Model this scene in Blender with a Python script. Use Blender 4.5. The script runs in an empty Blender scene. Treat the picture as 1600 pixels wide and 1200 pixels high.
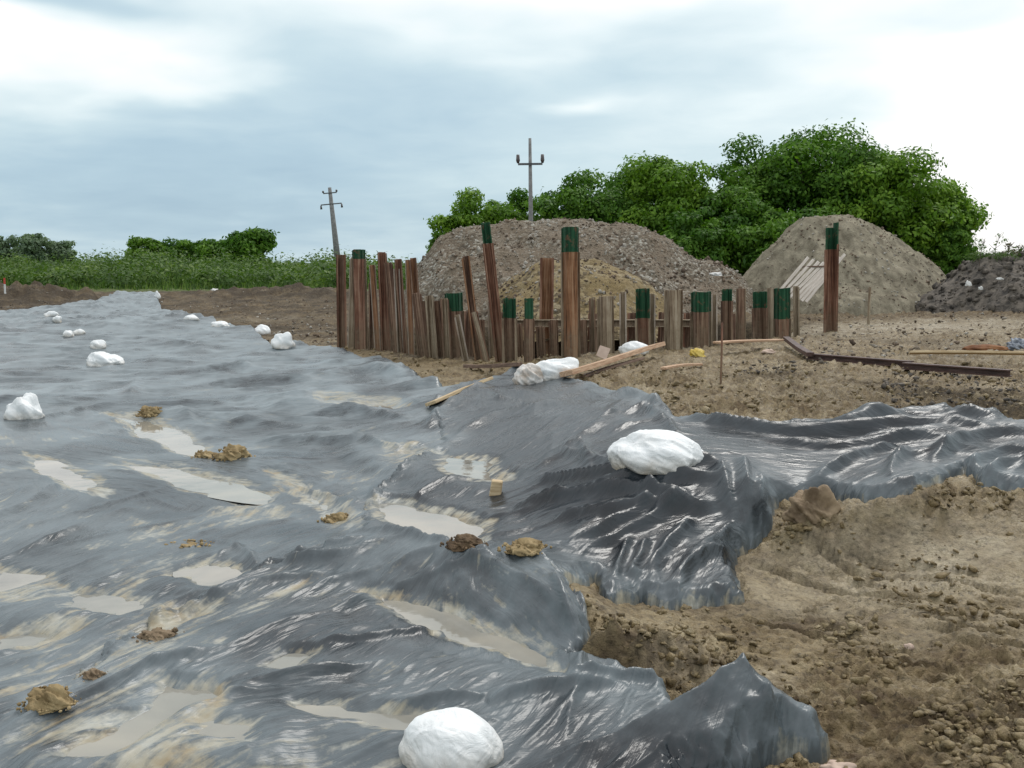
import bpy, math, random
import numpy as np
from mathutils import Vector, Matrix

# ------------------------------------------------------------------ camera, sky, sun
SC = bpy.context.scene
COL = SC.collection
F = 1600.0
HORIZON = 410.0
EYE = 1.7
PITCH = math.atan((600 - HORIZON) / F)
CP, SP = math.cos(PITCH), math.sin(PITCH)
cam_d = bpy.data.cameras.new('camera')
cam_d.sensor_width = 36.0
cam_d.lens = 36.0
cam_d.clip_start = 0.05
cam_d.clip_end = 6000
cam = bpy.data.objects.new('camera', cam_d)
COL.objects.link(cam)
cam.location = (0, 0, EYE)
cam.rotation_euler = (math.pi / 2 - PITCH, 0, 0)
SC.camera = cam
SC.view_settings.view_transform = 'Standard'
SC.view_settings.look = 'None'
SC.view_settings.exposure = 0.0
SC.view_settings.gamma = 1.0
SC.view_settings.use_curve_mapping = False

SUN_EL, SUN_AZ = math.radians(52), math.radians(35)      # azimuth from +Y towards +X
world = bpy.data.worlds.new('World')
SC.world = world
world.use_nodes = True
WN = world.node_tree.nodes
WL = world.node_tree.links
WN.clear()


class Nodes:
    """tiny helper for building node maths"""
    def __init__(s, tree):
        s.t = tree

    def new(s, typ, **kw):
        n = s.t.nodes.new(typ)
        for k, v in kw.items():
            setattr(n, k, v)
        return n

    def put(s, sock, v):
        if hasattr(v, 'is_output'):
            s.t.links.new(v, sock)
        else:
            sock.default_value = v

    def m(s, op, a, b=0.0, c=None, clamp=False):
        n = s.new('ShaderNodeMath', operation=op, use_clamp=clamp)
        s.put(n.inputs[0], a)
        s.put(n.inputs[1], b)
        if c is not None:
            s.put(n.inputs[2], c)
        return n.outputs[0]

    def v(s, op, a, b=None, scale=None):
        n = s.new('ShaderNodeVectorMath', operation=op)
        s.put(n.inputs[0], a)
        if b is not None:
            s.put(n.inputs[1], b)
        if scale is not None:
            s.put(n.inputs['Scale'], scale)
        return n.outputs[0]

    def noise(s, vec, scale, detail=4, rough=0.55, dist=0.0, out=0):
        n = s.new('ShaderNodeTexNoise')
        if vec is not None:
            s.put(n.inputs['Vector'], vec)
        n.inputs['Scale'].default_value = scale
        n.inputs['Detail'].default_value = detail
        n.inputs['Roughness'].default_value = rough
        n.inputs['Distortion'].default_value = dist
        return n.outputs[out]

    def ramp(s, fac, stops, interp='LINEAR'):
        n = s.new('ShaderNodeValToRGB')
        cr = n.color_ramp
        cr.interpolation = interp
        while len(cr.elements) < len(stops):
            cr.elements.new(0.5)
        for e, (p, c) in zip(cr.elements, stops):
            e.position = p
            e.color = (c, c, c, 1) if isinstance(c, (int, float)) else (*c, 1)
        s.put(n.inputs[0], fac)
        return n.outputs[0]

    def mix(s, fac, a, b, blend='MIX'):
        n = s.new('ShaderNodeMix', data_type='RGBA', blend_type=blend)
        s.put(n.inputs[0], fac)
        s.put(n.inputs[6], (*a, 1) if isinstance(a, tuple) else a)
        s.put(n.inputs[7], (*b, 1) if isinstance(b, tuple) else b)
        return n.outputs[2]

    def attr(s, name):
        return s.new('ShaderNodeAttribute', attribute_name=name).outputs['Fac']


W = Nodes(world.node_tree)
geo = W.new('ShaderNodeTexCoord').outputs['Generated']
sky = W.new('ShaderNodeTexSky', sky_type='NISHITA', sun_disc=False)
sky.sun_elevation = SUN_EL
sky.sun_rotation = SUN_AZ
sky.air_density = 1.0
sky.dust_density = 1.5
sepd = W.new('ShaderNodeSeparateXYZ')
W.put(sepd.inputs[0], geo)
DX, DY, DZ = sepd.outputs
az = W.m('ARCTAN2', DX, DY)
el = W.m('ARCSINE', DZ)
# clouds lie on a high level: project the direction on a plane so that they flatten towards the horizon
inv = W.m('DIVIDE', 1.0, W.m('ADD', W.m('MAXIMUM', DZ, 0.0), 0.16))
cmb = W.new('ShaderNodeCombineXYZ')
W.put(cmb.inputs[0], W.m('MULTIPLY', DX, inv))
W.put(cmb.inputs[1], W.m('MULTIPLY', DY, inv))
cvec = cmb.outputs[0]
n_big = W.noise(cvec, 0.9, 5, 0.5, 0.3)
n_mid = W.noise(cvec, 2.6, 6, 0.55, 0.5)
n_wrp = W.noise(cvec, 1.6, 3, 0.5)
n_wrp2 = W.noise(W.v('ADD', cvec, (7.3, 1.1, 0)), 1.6, 3, 0.5)
waz = W.m('ADD', az, W.m('MULTIPLY', W.m('SUBTRACT', n_wrp, 0.5), 0.30))
wel = W.m('ADD', el, W.m('MULTIPLY', W.m('SUBTRACT', n_wrp2, 0.5), 0.09))


def blob(px, py, sx, sy, amp):
    a0, e0 = (px - 800) / F, (HORIZON - py) / F
    qa = W.m('MULTIPLY', W.m('SUBTRACT', waz, a0), F / sx)
    qe = W.m('MULTIPLY', W.m('SUBTRACT', wel, e0), F / sy)
    r2 = W.m('ADD', W.m('MULTIPLY', qa, qa), W.m('MULTIPLY', qe, qe))
    return W.m('MULTIPLY', W.m('EXPONENT', W.m('MULTIPLY', r2, -1.0)), amp)


bright = W.m('ADD', 0.52, W.m('MULTIPLY', W.m('SUBTRACT', n_big, 0.5), 0.40))
bright = W.m('ADD', bright, W.m('MULTIPLY', W.m('SUBTRACT', n_mid, 0.5), 0.26))
# overcast brightens towards the zenith
bright = W.m('ADD', bright, W.m('MULTIPLY', W.m('MAXIMUM', el, 0.0), 0.35))
for b in ((-20, 80, 170, 110, .60), (270, 150, 150, 30, .22), (560, -40, 330, 75, .50), (1150, 10, 330, 75, .40), (1620, 230, 250, 210, .60),
          (1250, 150, 260, 40, .12), (890, 175, 75, 16, .26), (250, 100, 130, 30, .25), (300, 160, 120, 20, .12), (1330, 360, 300, 70, .10),
          (210, 35, 120, 40, -.45), (650, 170, 460, 90, -.20), (150, 300, 560, 120, -.36), (1480, 60, 170, 24, -.28),
          (620, 330, 300, 80, -.12), (1000, 110, 260, 50, -.14), (420, 120, 140, 50, -.10)):
    bright = W.m('ADD', bright, blob(*b))
ccol = W.ramp(bright, [(0.0, (0.31, 0.45, 0.57)), (0.22, (0.42, 0.57, 0.67)), (0.42, (0.57, 0.71, 0.77)),
                       (0.62, (0.78, 0.88, 0.90)), (0.84, (1.0, 1.0, 1.0))])
bg_sky = W.new('ShaderNodeBackground')
W.put(bg_sky.inputs[0], sky.outputs[0])
bg_sky.inputs[1].default_value = 0.1
bg_cl = W.new('ShaderNodeBackground')
W.put(bg_cl.inputs[0], ccol)
bg_cl.inputs[1].default_value = 1.12
mixs = W.new('ShaderNodeMixShader')
mixs.inputs[0].default_value = 0.90
WL.new(bg_sky.outputs[0], mixs.inputs[1])
WL.new(bg_cl.outputs[0], mixs.inputs[2])
wo = W.new('ShaderNodeOutputWorld')
WL.new(mixs.outputs[0], wo.inputs[0])

sun_d = bpy.data.lights.new('sun', 'SUN')
sun_d.energy = 1.4
sun_d.angle = math.radians(22)
sun_d.color = (1.0, 0.97, 0.92)
sun = bpy.data.objects.new('sun', sun_d)
COL.objects.link(sun)
sdir = Vector((math.sin(SUN_AZ) * math.cos(SUN_EL), math.cos(SUN_AZ) * math.cos(SUN_EL), math.sin(SUN_EL)))
sun.rotation_euler = sdir.to_track_quat('Z', 'Y').to_euler()

# ------------------------------------------------------------------ helpers
rng = np.random.default_rng(11)
random.seed(5)
_perm = rng.permutation(512)
_ang = rng.random(512) * 2 * np.pi
_gx, _gy = np.cos(_ang), np.sin(_ang)


def pn(x, y, seed=0):
    """2D gradient noise, about -1..1"""
    x = np.asarray(x, float) + seed * 17.31
    y = np.asarray(y, float) - seed * 9.77
    xi = np.floor(x).astype(np.int64)
    yi = np.floor(y).astype(np.int64)
    fx, fy = x - xi, y - yi
    u = fx * fx * fx * (fx * (fx * 6 - 15) + 10)
    v = fy * fy * fy * (fy * (fy * 6 - 15) + 10)

    def g(ix, iy, dx, dy):
        h = _perm[(_perm[ix & 511] + iy) & 511]
        return _gx[h] * dx + _gy[h] * dy
    a = g(xi, yi, fx, fy)
    b = g(xi + 1, yi, fx - 1, fy)
    c = g(xi, yi + 1, fx, fy - 1)
    d = g(xi + 1, yi + 1, fx - 1, fy - 1)
    return 1.5 * (a + u * (b - a) + v * ((c + u * (d - c)) - (a + u * (b - a))))


def fbm(x, y, oct=4, seed=0, gain=0.5):
    s, a, f = 0, 1.0, 1.0
    for i in range(oct):
        s = s + a * pn(x * f, y * f, seed + i * 3.1)
        a *= gain
        f *= 2.03
    return s


def sstep(a, b, x):
    t = np.clip((x - a) / (b - a), 0, 1)
    return t * t * (3 - 2 * t)


def mesh_np(name, verts, faces, mats=(), smooth=True, attrs=None, mat_idx=None):
    verts = np.asarray(verts, np.float32)
    faces = np.asarray(faces, np.int32)
    n, k = faces.shape
    me = bpy.data.meshes.new(name)
    me.vertices.add(len(verts))
    me.vertices.foreach_set('co', verts.ravel())
    me.loops.add(n * k)
    me.loops.foreach_set('vertex_index', faces.ravel())
    me.polygons.add(n)
    me.polygons.foreach_set('loop_start', np.arange(0, n * k, k, dtype=np.int32))
    me.polygons.foreach_set('loop_total', np.full(n, k, np.int32))
    if smooth:
        me.polygons.foreach_set('use_smooth', np.ones(n, bool))
    for m in mats:
        me.materials.append(m)
    if mat_idx is not None:
        me.polygons.foreach_set('material_index', np.asarray(mat_idx, np.int32))
    me.update(calc_edges=True)
    for an, av in (attrs or {}).items():
        at = me.attributes.new(an, 'FLOAT', 'POINT')
        at.data.foreach_set('value', np.asarray(av, np.float32))
    return me


def link(name, me, parent=None, loc=None, rot=None):
    o = bpy.data.objects.new(name, me)
    COL.objects.link(o)
    if loc is not None:
        o.location = loc
    if rot is not None:
        o.rotation_euler = rot
    if parent is not None:
        o.parent = parent
    return o


def tag(o, label=None, cat=None, group=None, kind=None):
    if label:
        o['label'] = label
    if cat:
        o['category'] = cat
    if group:
        o['group'] = group
    if kind:
        o['kind'] = kind
    return o


def empty(name, loc=(0, 0, 0), rz=0.0):
    o = link(name, None, loc=loc, rot=(0, 0, rz))
    o.empty_display_size = 0.2
    return o


class MB:
    """collects boxes and tubes into one mesh"""
    def __init__(s):
        s.v, s.f = [], []

    def add(s, vs, fs):
        b = len(s.v)
        s.v += [tuple(p) for p in vs]
        s.f += [tuple(b + i for i in f) for f in fs]

    def box(s, c, size, rot=None, jit=0.0):
        hx, hy, hz = (k / 2 for k in size)
        pts = []
        for z in (-hz, hz):
            for x, y in ((-hx, -hy), (hx, -hy), (hx, hy), (-hx, hy)):
                p = Vector((x, y, z)) + Vector([random.uniform(-jit, jit) for _ in range(3)])
                if rot is not None:
                    p = rot @ p
                pts.append(p + Vector(c))
        s.add(pts, [(3, 2, 1, 0), (4, 5, 6, 7), (0, 1, 5, 4), (1, 2, 6, 5), (2, 3, 7, 6), (3, 0, 4, 7)])

    def tube(s, pts, rads, n=8):
        rings = []
        for i, p in enumerate(pts):
            p = Vector(p)
            a = Vector(pts[max(i - 1, 0)])
            b = Vector(pts[min(i + 1, len(pts) - 1)])
            t = (b - a).normalized()
            s1 = t.orthogonal().normalized() if abs(t.z) < .9 else Vector((1, 0, 0)).cross(t).normalized()
            s2 = t.cross(s1)
            rings.append([p + rads[i] * (math.cos(2 * math.pi * k / n) * s1 + math.sin(2 * math.pi * k / n) * s2) for k in range(n)])
        vs = [q for r in rings for q in r]
        fs = []
        for i in range(len(pts) - 1):
            for k in range(n):
                a, b = i * n + k, i * n + (k + 1) % n
                fs.append((a, b, b + n, a + n))
        fs.append(tuple(range(n - 1, -1, -1)))
        fs.append(tuple((len(pts) - 1) * n + k for k in range(n)))
        s.add(vs, fs)

    def build(s, name, mat, parent=None, bevel=0.0, loc=None, rot=None, smooth=False):
        me = bpy.data.meshes.new(name)
        me.from_pydata([tuple(p) for p in s.v], [], s.f)
        me.materials.append(mat)
        if smooth:
            me.polygons.foreach_set('use_smooth', [True] * len(me.polygons))
        me.update()
        o = link(name, me, parent, loc, rot)
        if bevel > 0:
            m = o.modifiers.new('bevel', 'BEVEL')
            m.width = bevel
            m.segments = 1
            m.limit_method = 'ANGLE'
        return o


def ray(px, py):
    a, b = (px - 800) / F, (600 - py) / F
    return a, CP + SP * b, -SP + CP * b


def at_depth(px, py, Y):
    x, y, z = ray(px, py)
    t = Y / y
    return x * t, Y, EYE + z * t


def at_z(px, py, z=0.0):
    x, y, dz = ray(px, py)
    t = (z - EYE) / dz
    return x * t, y * t, z


# ------------------------------------------------------------------ materials
def new_mat(name):
    m = bpy.data.materials.new(name)
    m.use_nodes = True
    N = Nodes(m.node_tree)
    b = m.node_tree.nodes['Principled BSDF']
    return m, N, b


def obj_coord(N):
    return N.new('ShaderNodeTexCoord').outputs['Object']


def bump(N, b, height, strength, dist):
    n = N.new('ShaderNodeBump')
    n.inputs['Strength'].default_value = strength
    n.inputs['Distance'].default_value = dist
    N.put(n.inputs['Height'], height)
    N.put(b.inputs['Normal'], n.outputs[0])


def spec(b, v):
    b.inputs['Specular IOR Level'].default_value = v


def mat_ground():
    m, N, b = new_mat('mud_soil')
    c = obj_coord(N)
    big = N.noise(c, 0.45, 5, 0.6)
    mid = N.noise(c, 3.2, 6, 0.62, 0.4)
    fin = N.noise(c, 28, 5, 0.65)
    mid2 = N.noise(c, 11, 6, 0.7, 0.3)
    mm = N.m('ADD', N.m('MULTIPLY', mid, 0.55), N.m('MULTIPLY', mid2, 0.5))
    base = N.ramp(mm, [(0.36, (0.055, 0.036, 0.016)), (0.46, (0.180, 0.130, 0.062)), (0.56, (0.300, 0.228, 0.120)), (0.69, (0.41, 0.335, 0.205))])
    ochre = N.mix(N.ramp(big, [(0.42, 0.0), (0.62, 0.75)]), base, (0.235, 0.170, 0.082))
    ochre = N.mix(N.m('MULTIPLY', N.attr('brown'), N.ramp(mid2, [(0.35, 1.0), (0.62, 0.35)])), ochre, (0.095, 0.062, 0.034))
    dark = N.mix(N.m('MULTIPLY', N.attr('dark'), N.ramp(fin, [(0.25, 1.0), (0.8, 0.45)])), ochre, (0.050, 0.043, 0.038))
    pale = N.mix(N.m('MULTIPLY', N.attr('pale'), N.ramp(mid, [(0.3, 0.2), (0.6, 0.9)])), dark, (0.44, 0.375, 0.265))
    spk = N.ramp(fin, [(0.32, 0.30), (0.45, 0.85), (0.58, 1.0), (0.72, 1.35)])  # brown specks plus crevice shade painted from the bump noise
    col = N.mix(0.8, pale, spk, 'MULTIPLY')
    green = N.mix(N.attr('green'), col, N.ramp(fin, [(0.3, (0.035, 0.07, 0.015)), (0.7, (0.12, 0.17, 0.04))]))
    N.put(b.inputs['Base Color'], green)
    N.put(b.inputs['Roughness'], N.m('SUBTRACT', N.ramp(mid, [(0.3, 0.62), (0.6, 0.42), (0.75, 0.30)]), N.m('SUBTRACT', N.m('MULTIPLY', N.attr('pale'), 0.18), N.m('MULTIPLY', N.m('MAXIMUM', N.attr('dark'), N.attr('brown')), 0.38))))
    N.put(b.inputs['Specular IOR Level'], N.m('SUBTRACT', 0.35, N.m('MULTIPLY', N.attr('dark'), 0.25)))
    hgt = N.m('ADD', N.m('MULTIPLY', fin, 0.35), N.noise(c, 9, 6, 0.65))
    bump(N, b, hgt, 1.0, 0.05)
    return m


def mat_tarp():
    m, N, b = new_mat('black_plastic_film')
    c = obj_coord(N)
    fin = N.noise(c, 26, 5, 0.65, 0.3)
    mid = N.noise(c, 3.0, 6, 0.62)
    silt = N.attr('silt')
    # fine pull lines of the film: stretched noise in six directions, weighted by the local pull
    c2, s2 = N.attr('pull_c'), N.attr('pull_s')
    sx = N.new('ShaderNodeSeparateXYZ')
    N.put(sx.inputs[0], c)
    tot, wt = None, None
    for k in range(6):
        t = math.pi * k / 6
        w = N.m('ADD', N.m('MULTIPLY', c2, math.cos(2 * t)), N.m('MULTIPLY', s2, math.sin(2 * t)))
        w = N.m('POWER', N.m('MAXIMUM', w, 0.0), 4.0)
        al = N.m('ADD', N.m('MULTIPLY', sx.outputs[0], math.cos(t) * 2.6), N.m('MULTIPLY', sx.outputs[1], math.sin(t) * 2.6))
        ac = N.m('ADD', N.m('MULTIPLY', sx.outputs[0], -math.sin(t) * 19), N.m('MULTIPLY', sx.outputs[1], math.cos(t) * 19))
        cb = N.new('ShaderNodeCombineXYZ')
        N.put(cb.inputs[0], al)
        N.put(cb.inputs[1], ac)
        cb.inputs[2].default_value = k * 3.7
        n = N.noise(cb.outputs[0], 1.0, 3, 0.58, 0.35)
        q = N.m('MULTIPLY', n, w)
        tot = q if tot is None else N.m('ADD', tot, q)
        wt = w if wt is None else N.m('ADD', wt, w)
    pull = N.m('DIVIDE', tot, N.m('ADD', wt, 0.001))
    s = N.m('ADD', silt, N.m('ADD', N.m('MULTIPLY', N.m('SUBTRACT', fin, 0.5), 0.45), N.m('MULTIPLY', N.m('SUBTRACT', pull, 0.5), -1.1)))
    sm = N.ramp(s, [(0.40, 0.0), (0.62, 0.92)])
    film = N.ramp(mid, [(0.35, (0.009, 0.012, 0.016)), (0.65, (0.022, 0.030, 0.038))])
    sheen_silt = N.attr('sheen_silt')  # painted sky sheen plus some thin silt film
    veil = N.mix(N.m('MULTIPLY', sheen_silt, N.ramp(N.m('ADD', mid, N.m('MULTIPLY', silt, 0.45)), [(0.36, 0.15), (0.70, 1.0)])), film, (0.225, 0.265, 0.285))
    siltc = N.ramp(N.noise(c, 6, 5, 0.6), [(0.30, (0.31, 0.24, 0.14)), (0.46, (0.37, 0.335, 0.25)), (0.62, (0.41, 0.40, 0.345)), (0.8, (0.44, 0.45, 0.42))])
    N.put(b.inputs['Base Color'], N.mix(sm, veil, siltc))
    rgh = N.ramp(N.m('ADD', mid, N.m('MULTIPLY', silt, 0.3)), [(0.3, 0.20), (0.8, 0.44)])
    N.put(b.inputs['Roughness'], N.mix(sm, rgh, N.ramp(fin, [(0.3, 0.3), (0.7, 0.55)])))
    spec(b, 0.52)
    bump(N, b, N.m('ADD', N.m('MULTIPLY', pull, 1.0), N.m('MULTIPLY', fin, 0.06)), 0.85, 0.024)
    return m


def mat_simple(name, c1, c2, scale=6, rough=0.8, sp=0.3, bmp=0.5, bdist=0.02, stretch=None, detail=5, lo=0.35, hi=0.65, trans=0.0):
    m, N, b = new_mat(name)
    c = obj_coord(N)
    if stretch:
        c = N.v('MULTIPLY', c, stretch)
    n = N.noise(c, scale, detail, 0.6, 0.2)
    N.put(b.inputs['Base Color'], N.ramp(n, [(lo, c1), (hi, c2)]))
    b.inputs['Roughness'].default_value = rough
    spec(b, sp)
    if bmp:
        bump(N, b, n, bmp, bdist)
    return m


def mat_stones(name, cols, scale=14, tint=None):
    """granular heap material: small stones of several colours"""
    m, N, b = new_mat(name)
    c = obj_coord(N)
    vo = N.new('ShaderNodeTexVoronoi')
    N.put(vo.inputs['Vector'], c)
    vo.inputs['Scale'].default_value = scale
    sep = N.new('ShaderNodeSeparateColor')
    N.put(sep.inputs[0], vo.outputs['Color'])
    k = len(cols)
    col = N.ramp(sep.outputs[0], [(i / k, cc) for i, cc in enumerate(cols)], 'CONSTANT')
    big = N.noise(c, 0.8, 5, 0.6)
    if tint:
        col = N.mix(N.ramp(big, [(0.42, 0.0), (0.6, 0.8)]), col, tint)
    fin = N.noise(c, 30, 4, 0.6)
    col = N.mix(0.7, col, N.ramp(fin, [(0.3, 0.5), (0.6, 1.1)]), 'MULTIPLY')
    N.put(b.inputs['Base Color'], col)
    b.inputs['Roughness'].default_value = 0.85
    spec(b, 0.25)
    bump(N, b, N.m('SUBTRACT', fin, vo.outputs['Distance']), 0.8, 0.05)
    return m


def mat_leaf(name, c1, c2, c3):
    m, N, b = new_mat(name)
    r = N.attr('tone')
    n = N.noise(obj_coord(N), 0.9, 3, 0.5)
    k = N.m('ADD', N.m('MULTIPLY', r, 0.6), N.m('MULTIPLY', n, 0.5))
    col = N.ramp(k, [(0.2, c1), (0.55, c2), (0.9, c3)])
    N.put(b.inputs['Base Color'], col)
    b.inputs['Roughness'].default_value = 0.6
    spec(b, 0.3)
    tr = N.new('ShaderNodeBsdfTranslucent')
    N.put(tr.inputs[0], N.mix(1.0, col, (1.3, 1.5, 0.6), 'MULTIPLY'))
    mx = N.new('ShaderNodeMixShader')
    mx.inputs[0].default_value = 0.28
    m.node_tree.links.new(b.outputs[0], mx.inputs[1])
    m.node_tree.links.new(tr.outputs[0], mx.inputs[2])
    m.node_tree.links.new(mx.outputs[0], m.node_tree.nodes['Material Output'].inputs[0])
    return m


def mat_rust(name, c1, c2, c3):
    m, N, b = new_mat(name)
    c = obj_coord(N)
    s = N.v('MULTIPLY', c, (34, 34, 1.1))
    st = N.noise(s, 1.0, 5, 0.6)
    pa = N.noise(c, 4.5, 5, 0.65)
    k = N.m('ADD', N.m('MULTIPLY', st, 0.85), N.m('MULTIPLY', pa, 0.20))
    N.put(b.inputs['Base Color'], N.ramp(k, [(0.42, c1), (0.52, c2), (0.63, c3)]))
    z = N.new('ShaderNodeSeparateXYZ')
    N.put(z.inputs[0], c)
    mudm = N.m('MULTIPLY', N.ramp(N.m('ADD', z.outputs[2], N.m('MULTIPLY', N.m('SUBTRACT', pa, .5), 1.6)), [(0.0, 0.7), (0.6, 0.06)]), N.ramp(N.noise(c, 17, 4, .6), [(.35, .3), (.6, 1.0)]))
    if 'paint' not in name:
        base = b.inputs['Base Color'].links[0].from_socket
        N.put(b.inputs['Base Color'], N.mix(mudm, base, (0.235, 0.185, 0.125)))
    else:
        base = b.inputs['Base Color'].links[0].from_socket
        N.put(b.inputs['Base Color'], N.mix(N.ramp(N.noise(c, 9, 5, .7), [(.56, 0.0), (.66, .8)]), base, (0.15, 0.075, 0.045)))
    b.inputs['Roughness'].default_value = 0.8
    spec(b, 0.3)
    bump(N, b, st, 0.5, 0.01)
    return m


def mat_bag():
    m, N, b = new_mat('white_woven_plastic')
    c = obj_coord(N)
    n = N.noise(c, 5, 5, 0.6, 0.6)
    col = N.ramp(n, [(0.30, (0.74, 0.75, 0.75)), (0.5, (0.84, 0.86, 0.87)), (0.7, (0.88, 0.90, 0.91))])
    z = N.new('ShaderNodeSeparateXYZ')
    N.put(z.inputs[0], c)
    dirt = N.m('MULTIPLY', N.ramp(z.outputs[2], [(0.0, 1.0), (0.12, 0.0)]), N.ramp(n, [(0.35, 1.0), (0.7, 0.35)]))
    N.put(b.inputs['Base Color'], N.mix(dirt, col, (0.40, 0.33, 0.24)))
    b.inputs['Roughness'].default_value = 0.42
    spec(b, 0.5)
    b.inputs['Subsurface Weight'].default_value = 0.25
    b.inputs['Subsurface Radius'].default_value = (.03, .03, .03)
    bump(N, b, N.m('ABSOLUTE', N.m('SUBTRACT', N.noise(c, 9, 5, 0.6, 1.6), 0.5)), 0.5, 0.03)
    return m


def mat_water():
    m, N, b = new_mat('silty_water')
    c = obj_coord(N)
    n = N.noise(c, 2.2, 4, 0.5, 0.4)
    N.put(b.inputs['Base Color'], N.ramp(n, [(0.3, (0.215, 0.21, 0.185)), (0.52, (0.30, 0.285, 0.245)), (0.75, (0.39, 0.355, 0.29))]))
    b.inputs['Roughness'].default_value = 0.06
    spec(b, 0.5)
    bump(N, b, N.noise(c, 9, 2, 0.5), 0.08, 0.02)
    return m


M_GROUND = mat_ground()
M_TARP = mat_tarp()
M_WATER = mat_water()
M_BAG = mat_bag()
M_CLOD = mat_simple('ochre_clay_clod', (0.17, 0.118, 0.055), (0.44, 0.335, 0.185), 9, 0.85, 0.25, 0.9, 0.03)
M_CLODS = mat_simple('mud_crumbs', (0.12, 0.082, 0.050), (0.36, 0.27, 0.175), 7, 0.75, 0.3, 0.8, 0.02)
M_CLODD = mat_simple('dark_dug_soil', (0.060, 0.040, 0.025), (0.20, 0.135, 0.08), 8, 0.85, 0.25, 0.9, 0.03)
M_GRAVEL = mat_stones('grey_brown_gravel', [(0.165, 0.138, 0.105), (0.23, 0.20, 0.155), (0.110, 0.090, 0.066), (0.285, 0.255, 0.205), (0.185, 0.145, 0.105), (0.40, 0.38, 0.33), (0.15, 0.125, 0.09)], 13,
                      (0.20, 0.155, 0.11))
M_GRAVELY = mat_stones('yellow_brown_fill', [(0.22, 0.165, 0.085), (0.30, 0.235, 0.13), (0.13, 0.10, 0.06), (0.34, 0.28, 0.18)], 8, (0.24, 0.175, 0.08))
M_SAND = mat_simple('grey_tan_sand', (0.145, 0.126, 0.092), (0.30, 0.268, 0.20), 2.6, 0.95, 0.1, 0.9, 0.12, (1.6, 1, 0.9), 12)
M_PEBBLE = mat_stones('loose_pebbles', [(0.24, 0.195, 0.15), (0.18, 0.135, 0.10), (0.33, 0.29, 0.24), (0.12, 0.088, 0.065), (0.44, 0.41, 0.36), (0.21, 0.155, 0.11)], 2.6)
M_DEBRIS = mat_simple('dark_burnt_debris', (0.030, 0.027, 0.024), (0.17, 0.145, 0.12), 5, 0.85, 0.3, 1.0, 0.06)
M_RUST = mat_rust('red_rusty_steel', (0.075, 0.032, 0.022), (0.205, 0.090, 0.056), (0.36, 0.22, 0.155))
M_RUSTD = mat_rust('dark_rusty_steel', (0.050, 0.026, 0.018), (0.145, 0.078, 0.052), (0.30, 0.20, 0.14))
M_RUSTO = mat_rust('orange_rusty_steel', (0.085, 0.036, 0.018), (0.25, 0.115, 0.055), (0.38, 0.23, 0.14))
M_TAN = mat_rust('muddy_tan_steel', (0.120, 0.078, 0.050), (0.28, 0.215, 0.150), (0.44, 0.37, 0.28))
M_GREENP = mat_rust('dark_green_paint', (0.006, 0.034, 0.016), (0.010, 0.062, 0.028), (0.028, 0.10, 0.052))
M_WOOD = mat_simple('fresh_pale_wood', (0.42, 0.30, 0.17), (0.66, 0.52, 0.33), 4, 0.7, 0.25, 0.3, 0.01, (1, 14, 14))
M_WOODP = mat_simple('pinkish_sawn_wood', (0.36, 0.21, 0.13), (0.60, 0.42, 0.28), 4, 0.7, 0.25, 0.3, 0.01, (1, 14, 14))
M_WOODD = mat_simple('old_brown_wood', (0.10, 0.062, 0.045), (0.24, 0.16, 0.12), 4, 0.75, 0.25, 0.4, 0.01, (1, 14, 14))
M_WOODG = mat_simple('weathered_white_wood', (0.50, 0.43, 0.37), (0.74, 0.68, 0.62), 3, 0.8, 0.2, 0.2, 0.01, (1, 10, 10))
M_BROWN = mat_simple('dark_brown_steel', (0.045, 0.024, 0.020), (0.12, 0.066, 0.055), 5, 0.55, 0.4, 0.4, 0.01, (1, 6, 6))
M_CONC = mat_simple('grey_concrete', (0.17, 0.17, 0.17), (0.28, 0.28, 0.275), 5, 0.85, 0.2, 0.3, 0.01)
M_METAL = mat_simple('dark_galvanised_metal', (0.08, 0.085, 0.09), (0.15, 0.155, 0.16), 5, 0.6, 0.4, 0.0)
M_PORC = mat_simple('brown_porcelain', (0.06, 0.05, 0.05), (0.12, 0.10, 0.10), 5, 0.3, 0.5, 0.0)
M_BARK = mat_simple('grey_bark', (0.045, 0.035, 0.028), (0.13, 0.105, 0.085), 6, 0.9, 0.2, 0.8, 0.03, (1, 1, 0.25))
M_LEAF = mat_leaf('locust_leaf', (0.036, 0.095, 0.008), (0.110, 0.220, 0.016), (0.230, 0.370, 0.034))
M_LEAFD = mat_leaf('dark_leaf', (0.022, 0.072, 0.008), (0.070, 0.165, 0.014), (0.160, 0.290, 0.030))
M_LEAFP = mat_leaf('haze_pale_leaf', (0.085, 0.14, 0.085), (0.14, 0.20, 0.12), (0.20, 0.27, 0.17))  # distance haze painted into the leaf colour of the far trees
M_WEED = mat_leaf('weed_leaf', (0.034, 0.070, 0.018), (0.080, 0.145, 0.034), (0.19, 0.26, 0.075))
M_DRY = mat_leaf('dry_weed', (0.06, 0.055, 0.035), (0.13, 0.115, 0.07), (0.22, 0.19, 0.12))
M_YELLOW = mat_simple('yellow_plastic', (0.55, 0.38, 0.05), (0.72, 0.56, 0.16), 6, 0.5, 0.4, 0.2)
M_PINK = mat_simple('pale_pink_board', (0.48, 0.36, 0.29), (0.62, 0.49, 0.41), 6, 0.8, 0.2, 0.2)
M_WHITE = mat_simple('white_litter', (0.60, 0.60, 0.58), (0.80, 0.80, 0.79), 6, 0.6, 0.3, 0.2)
M_GREYB = mat_simple('grey_blue_rag', (0.16, 0.18, 0.22), (0.42, 0.45, 0.50), 9, 0.7, 0.3, 0.6)
M_REDP = mat_simple('red_paint', (0.45, 0.06, 0.04), (0.55, 0.09, 0.06), 5, 0.6, 0.3, 0.0)
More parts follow.
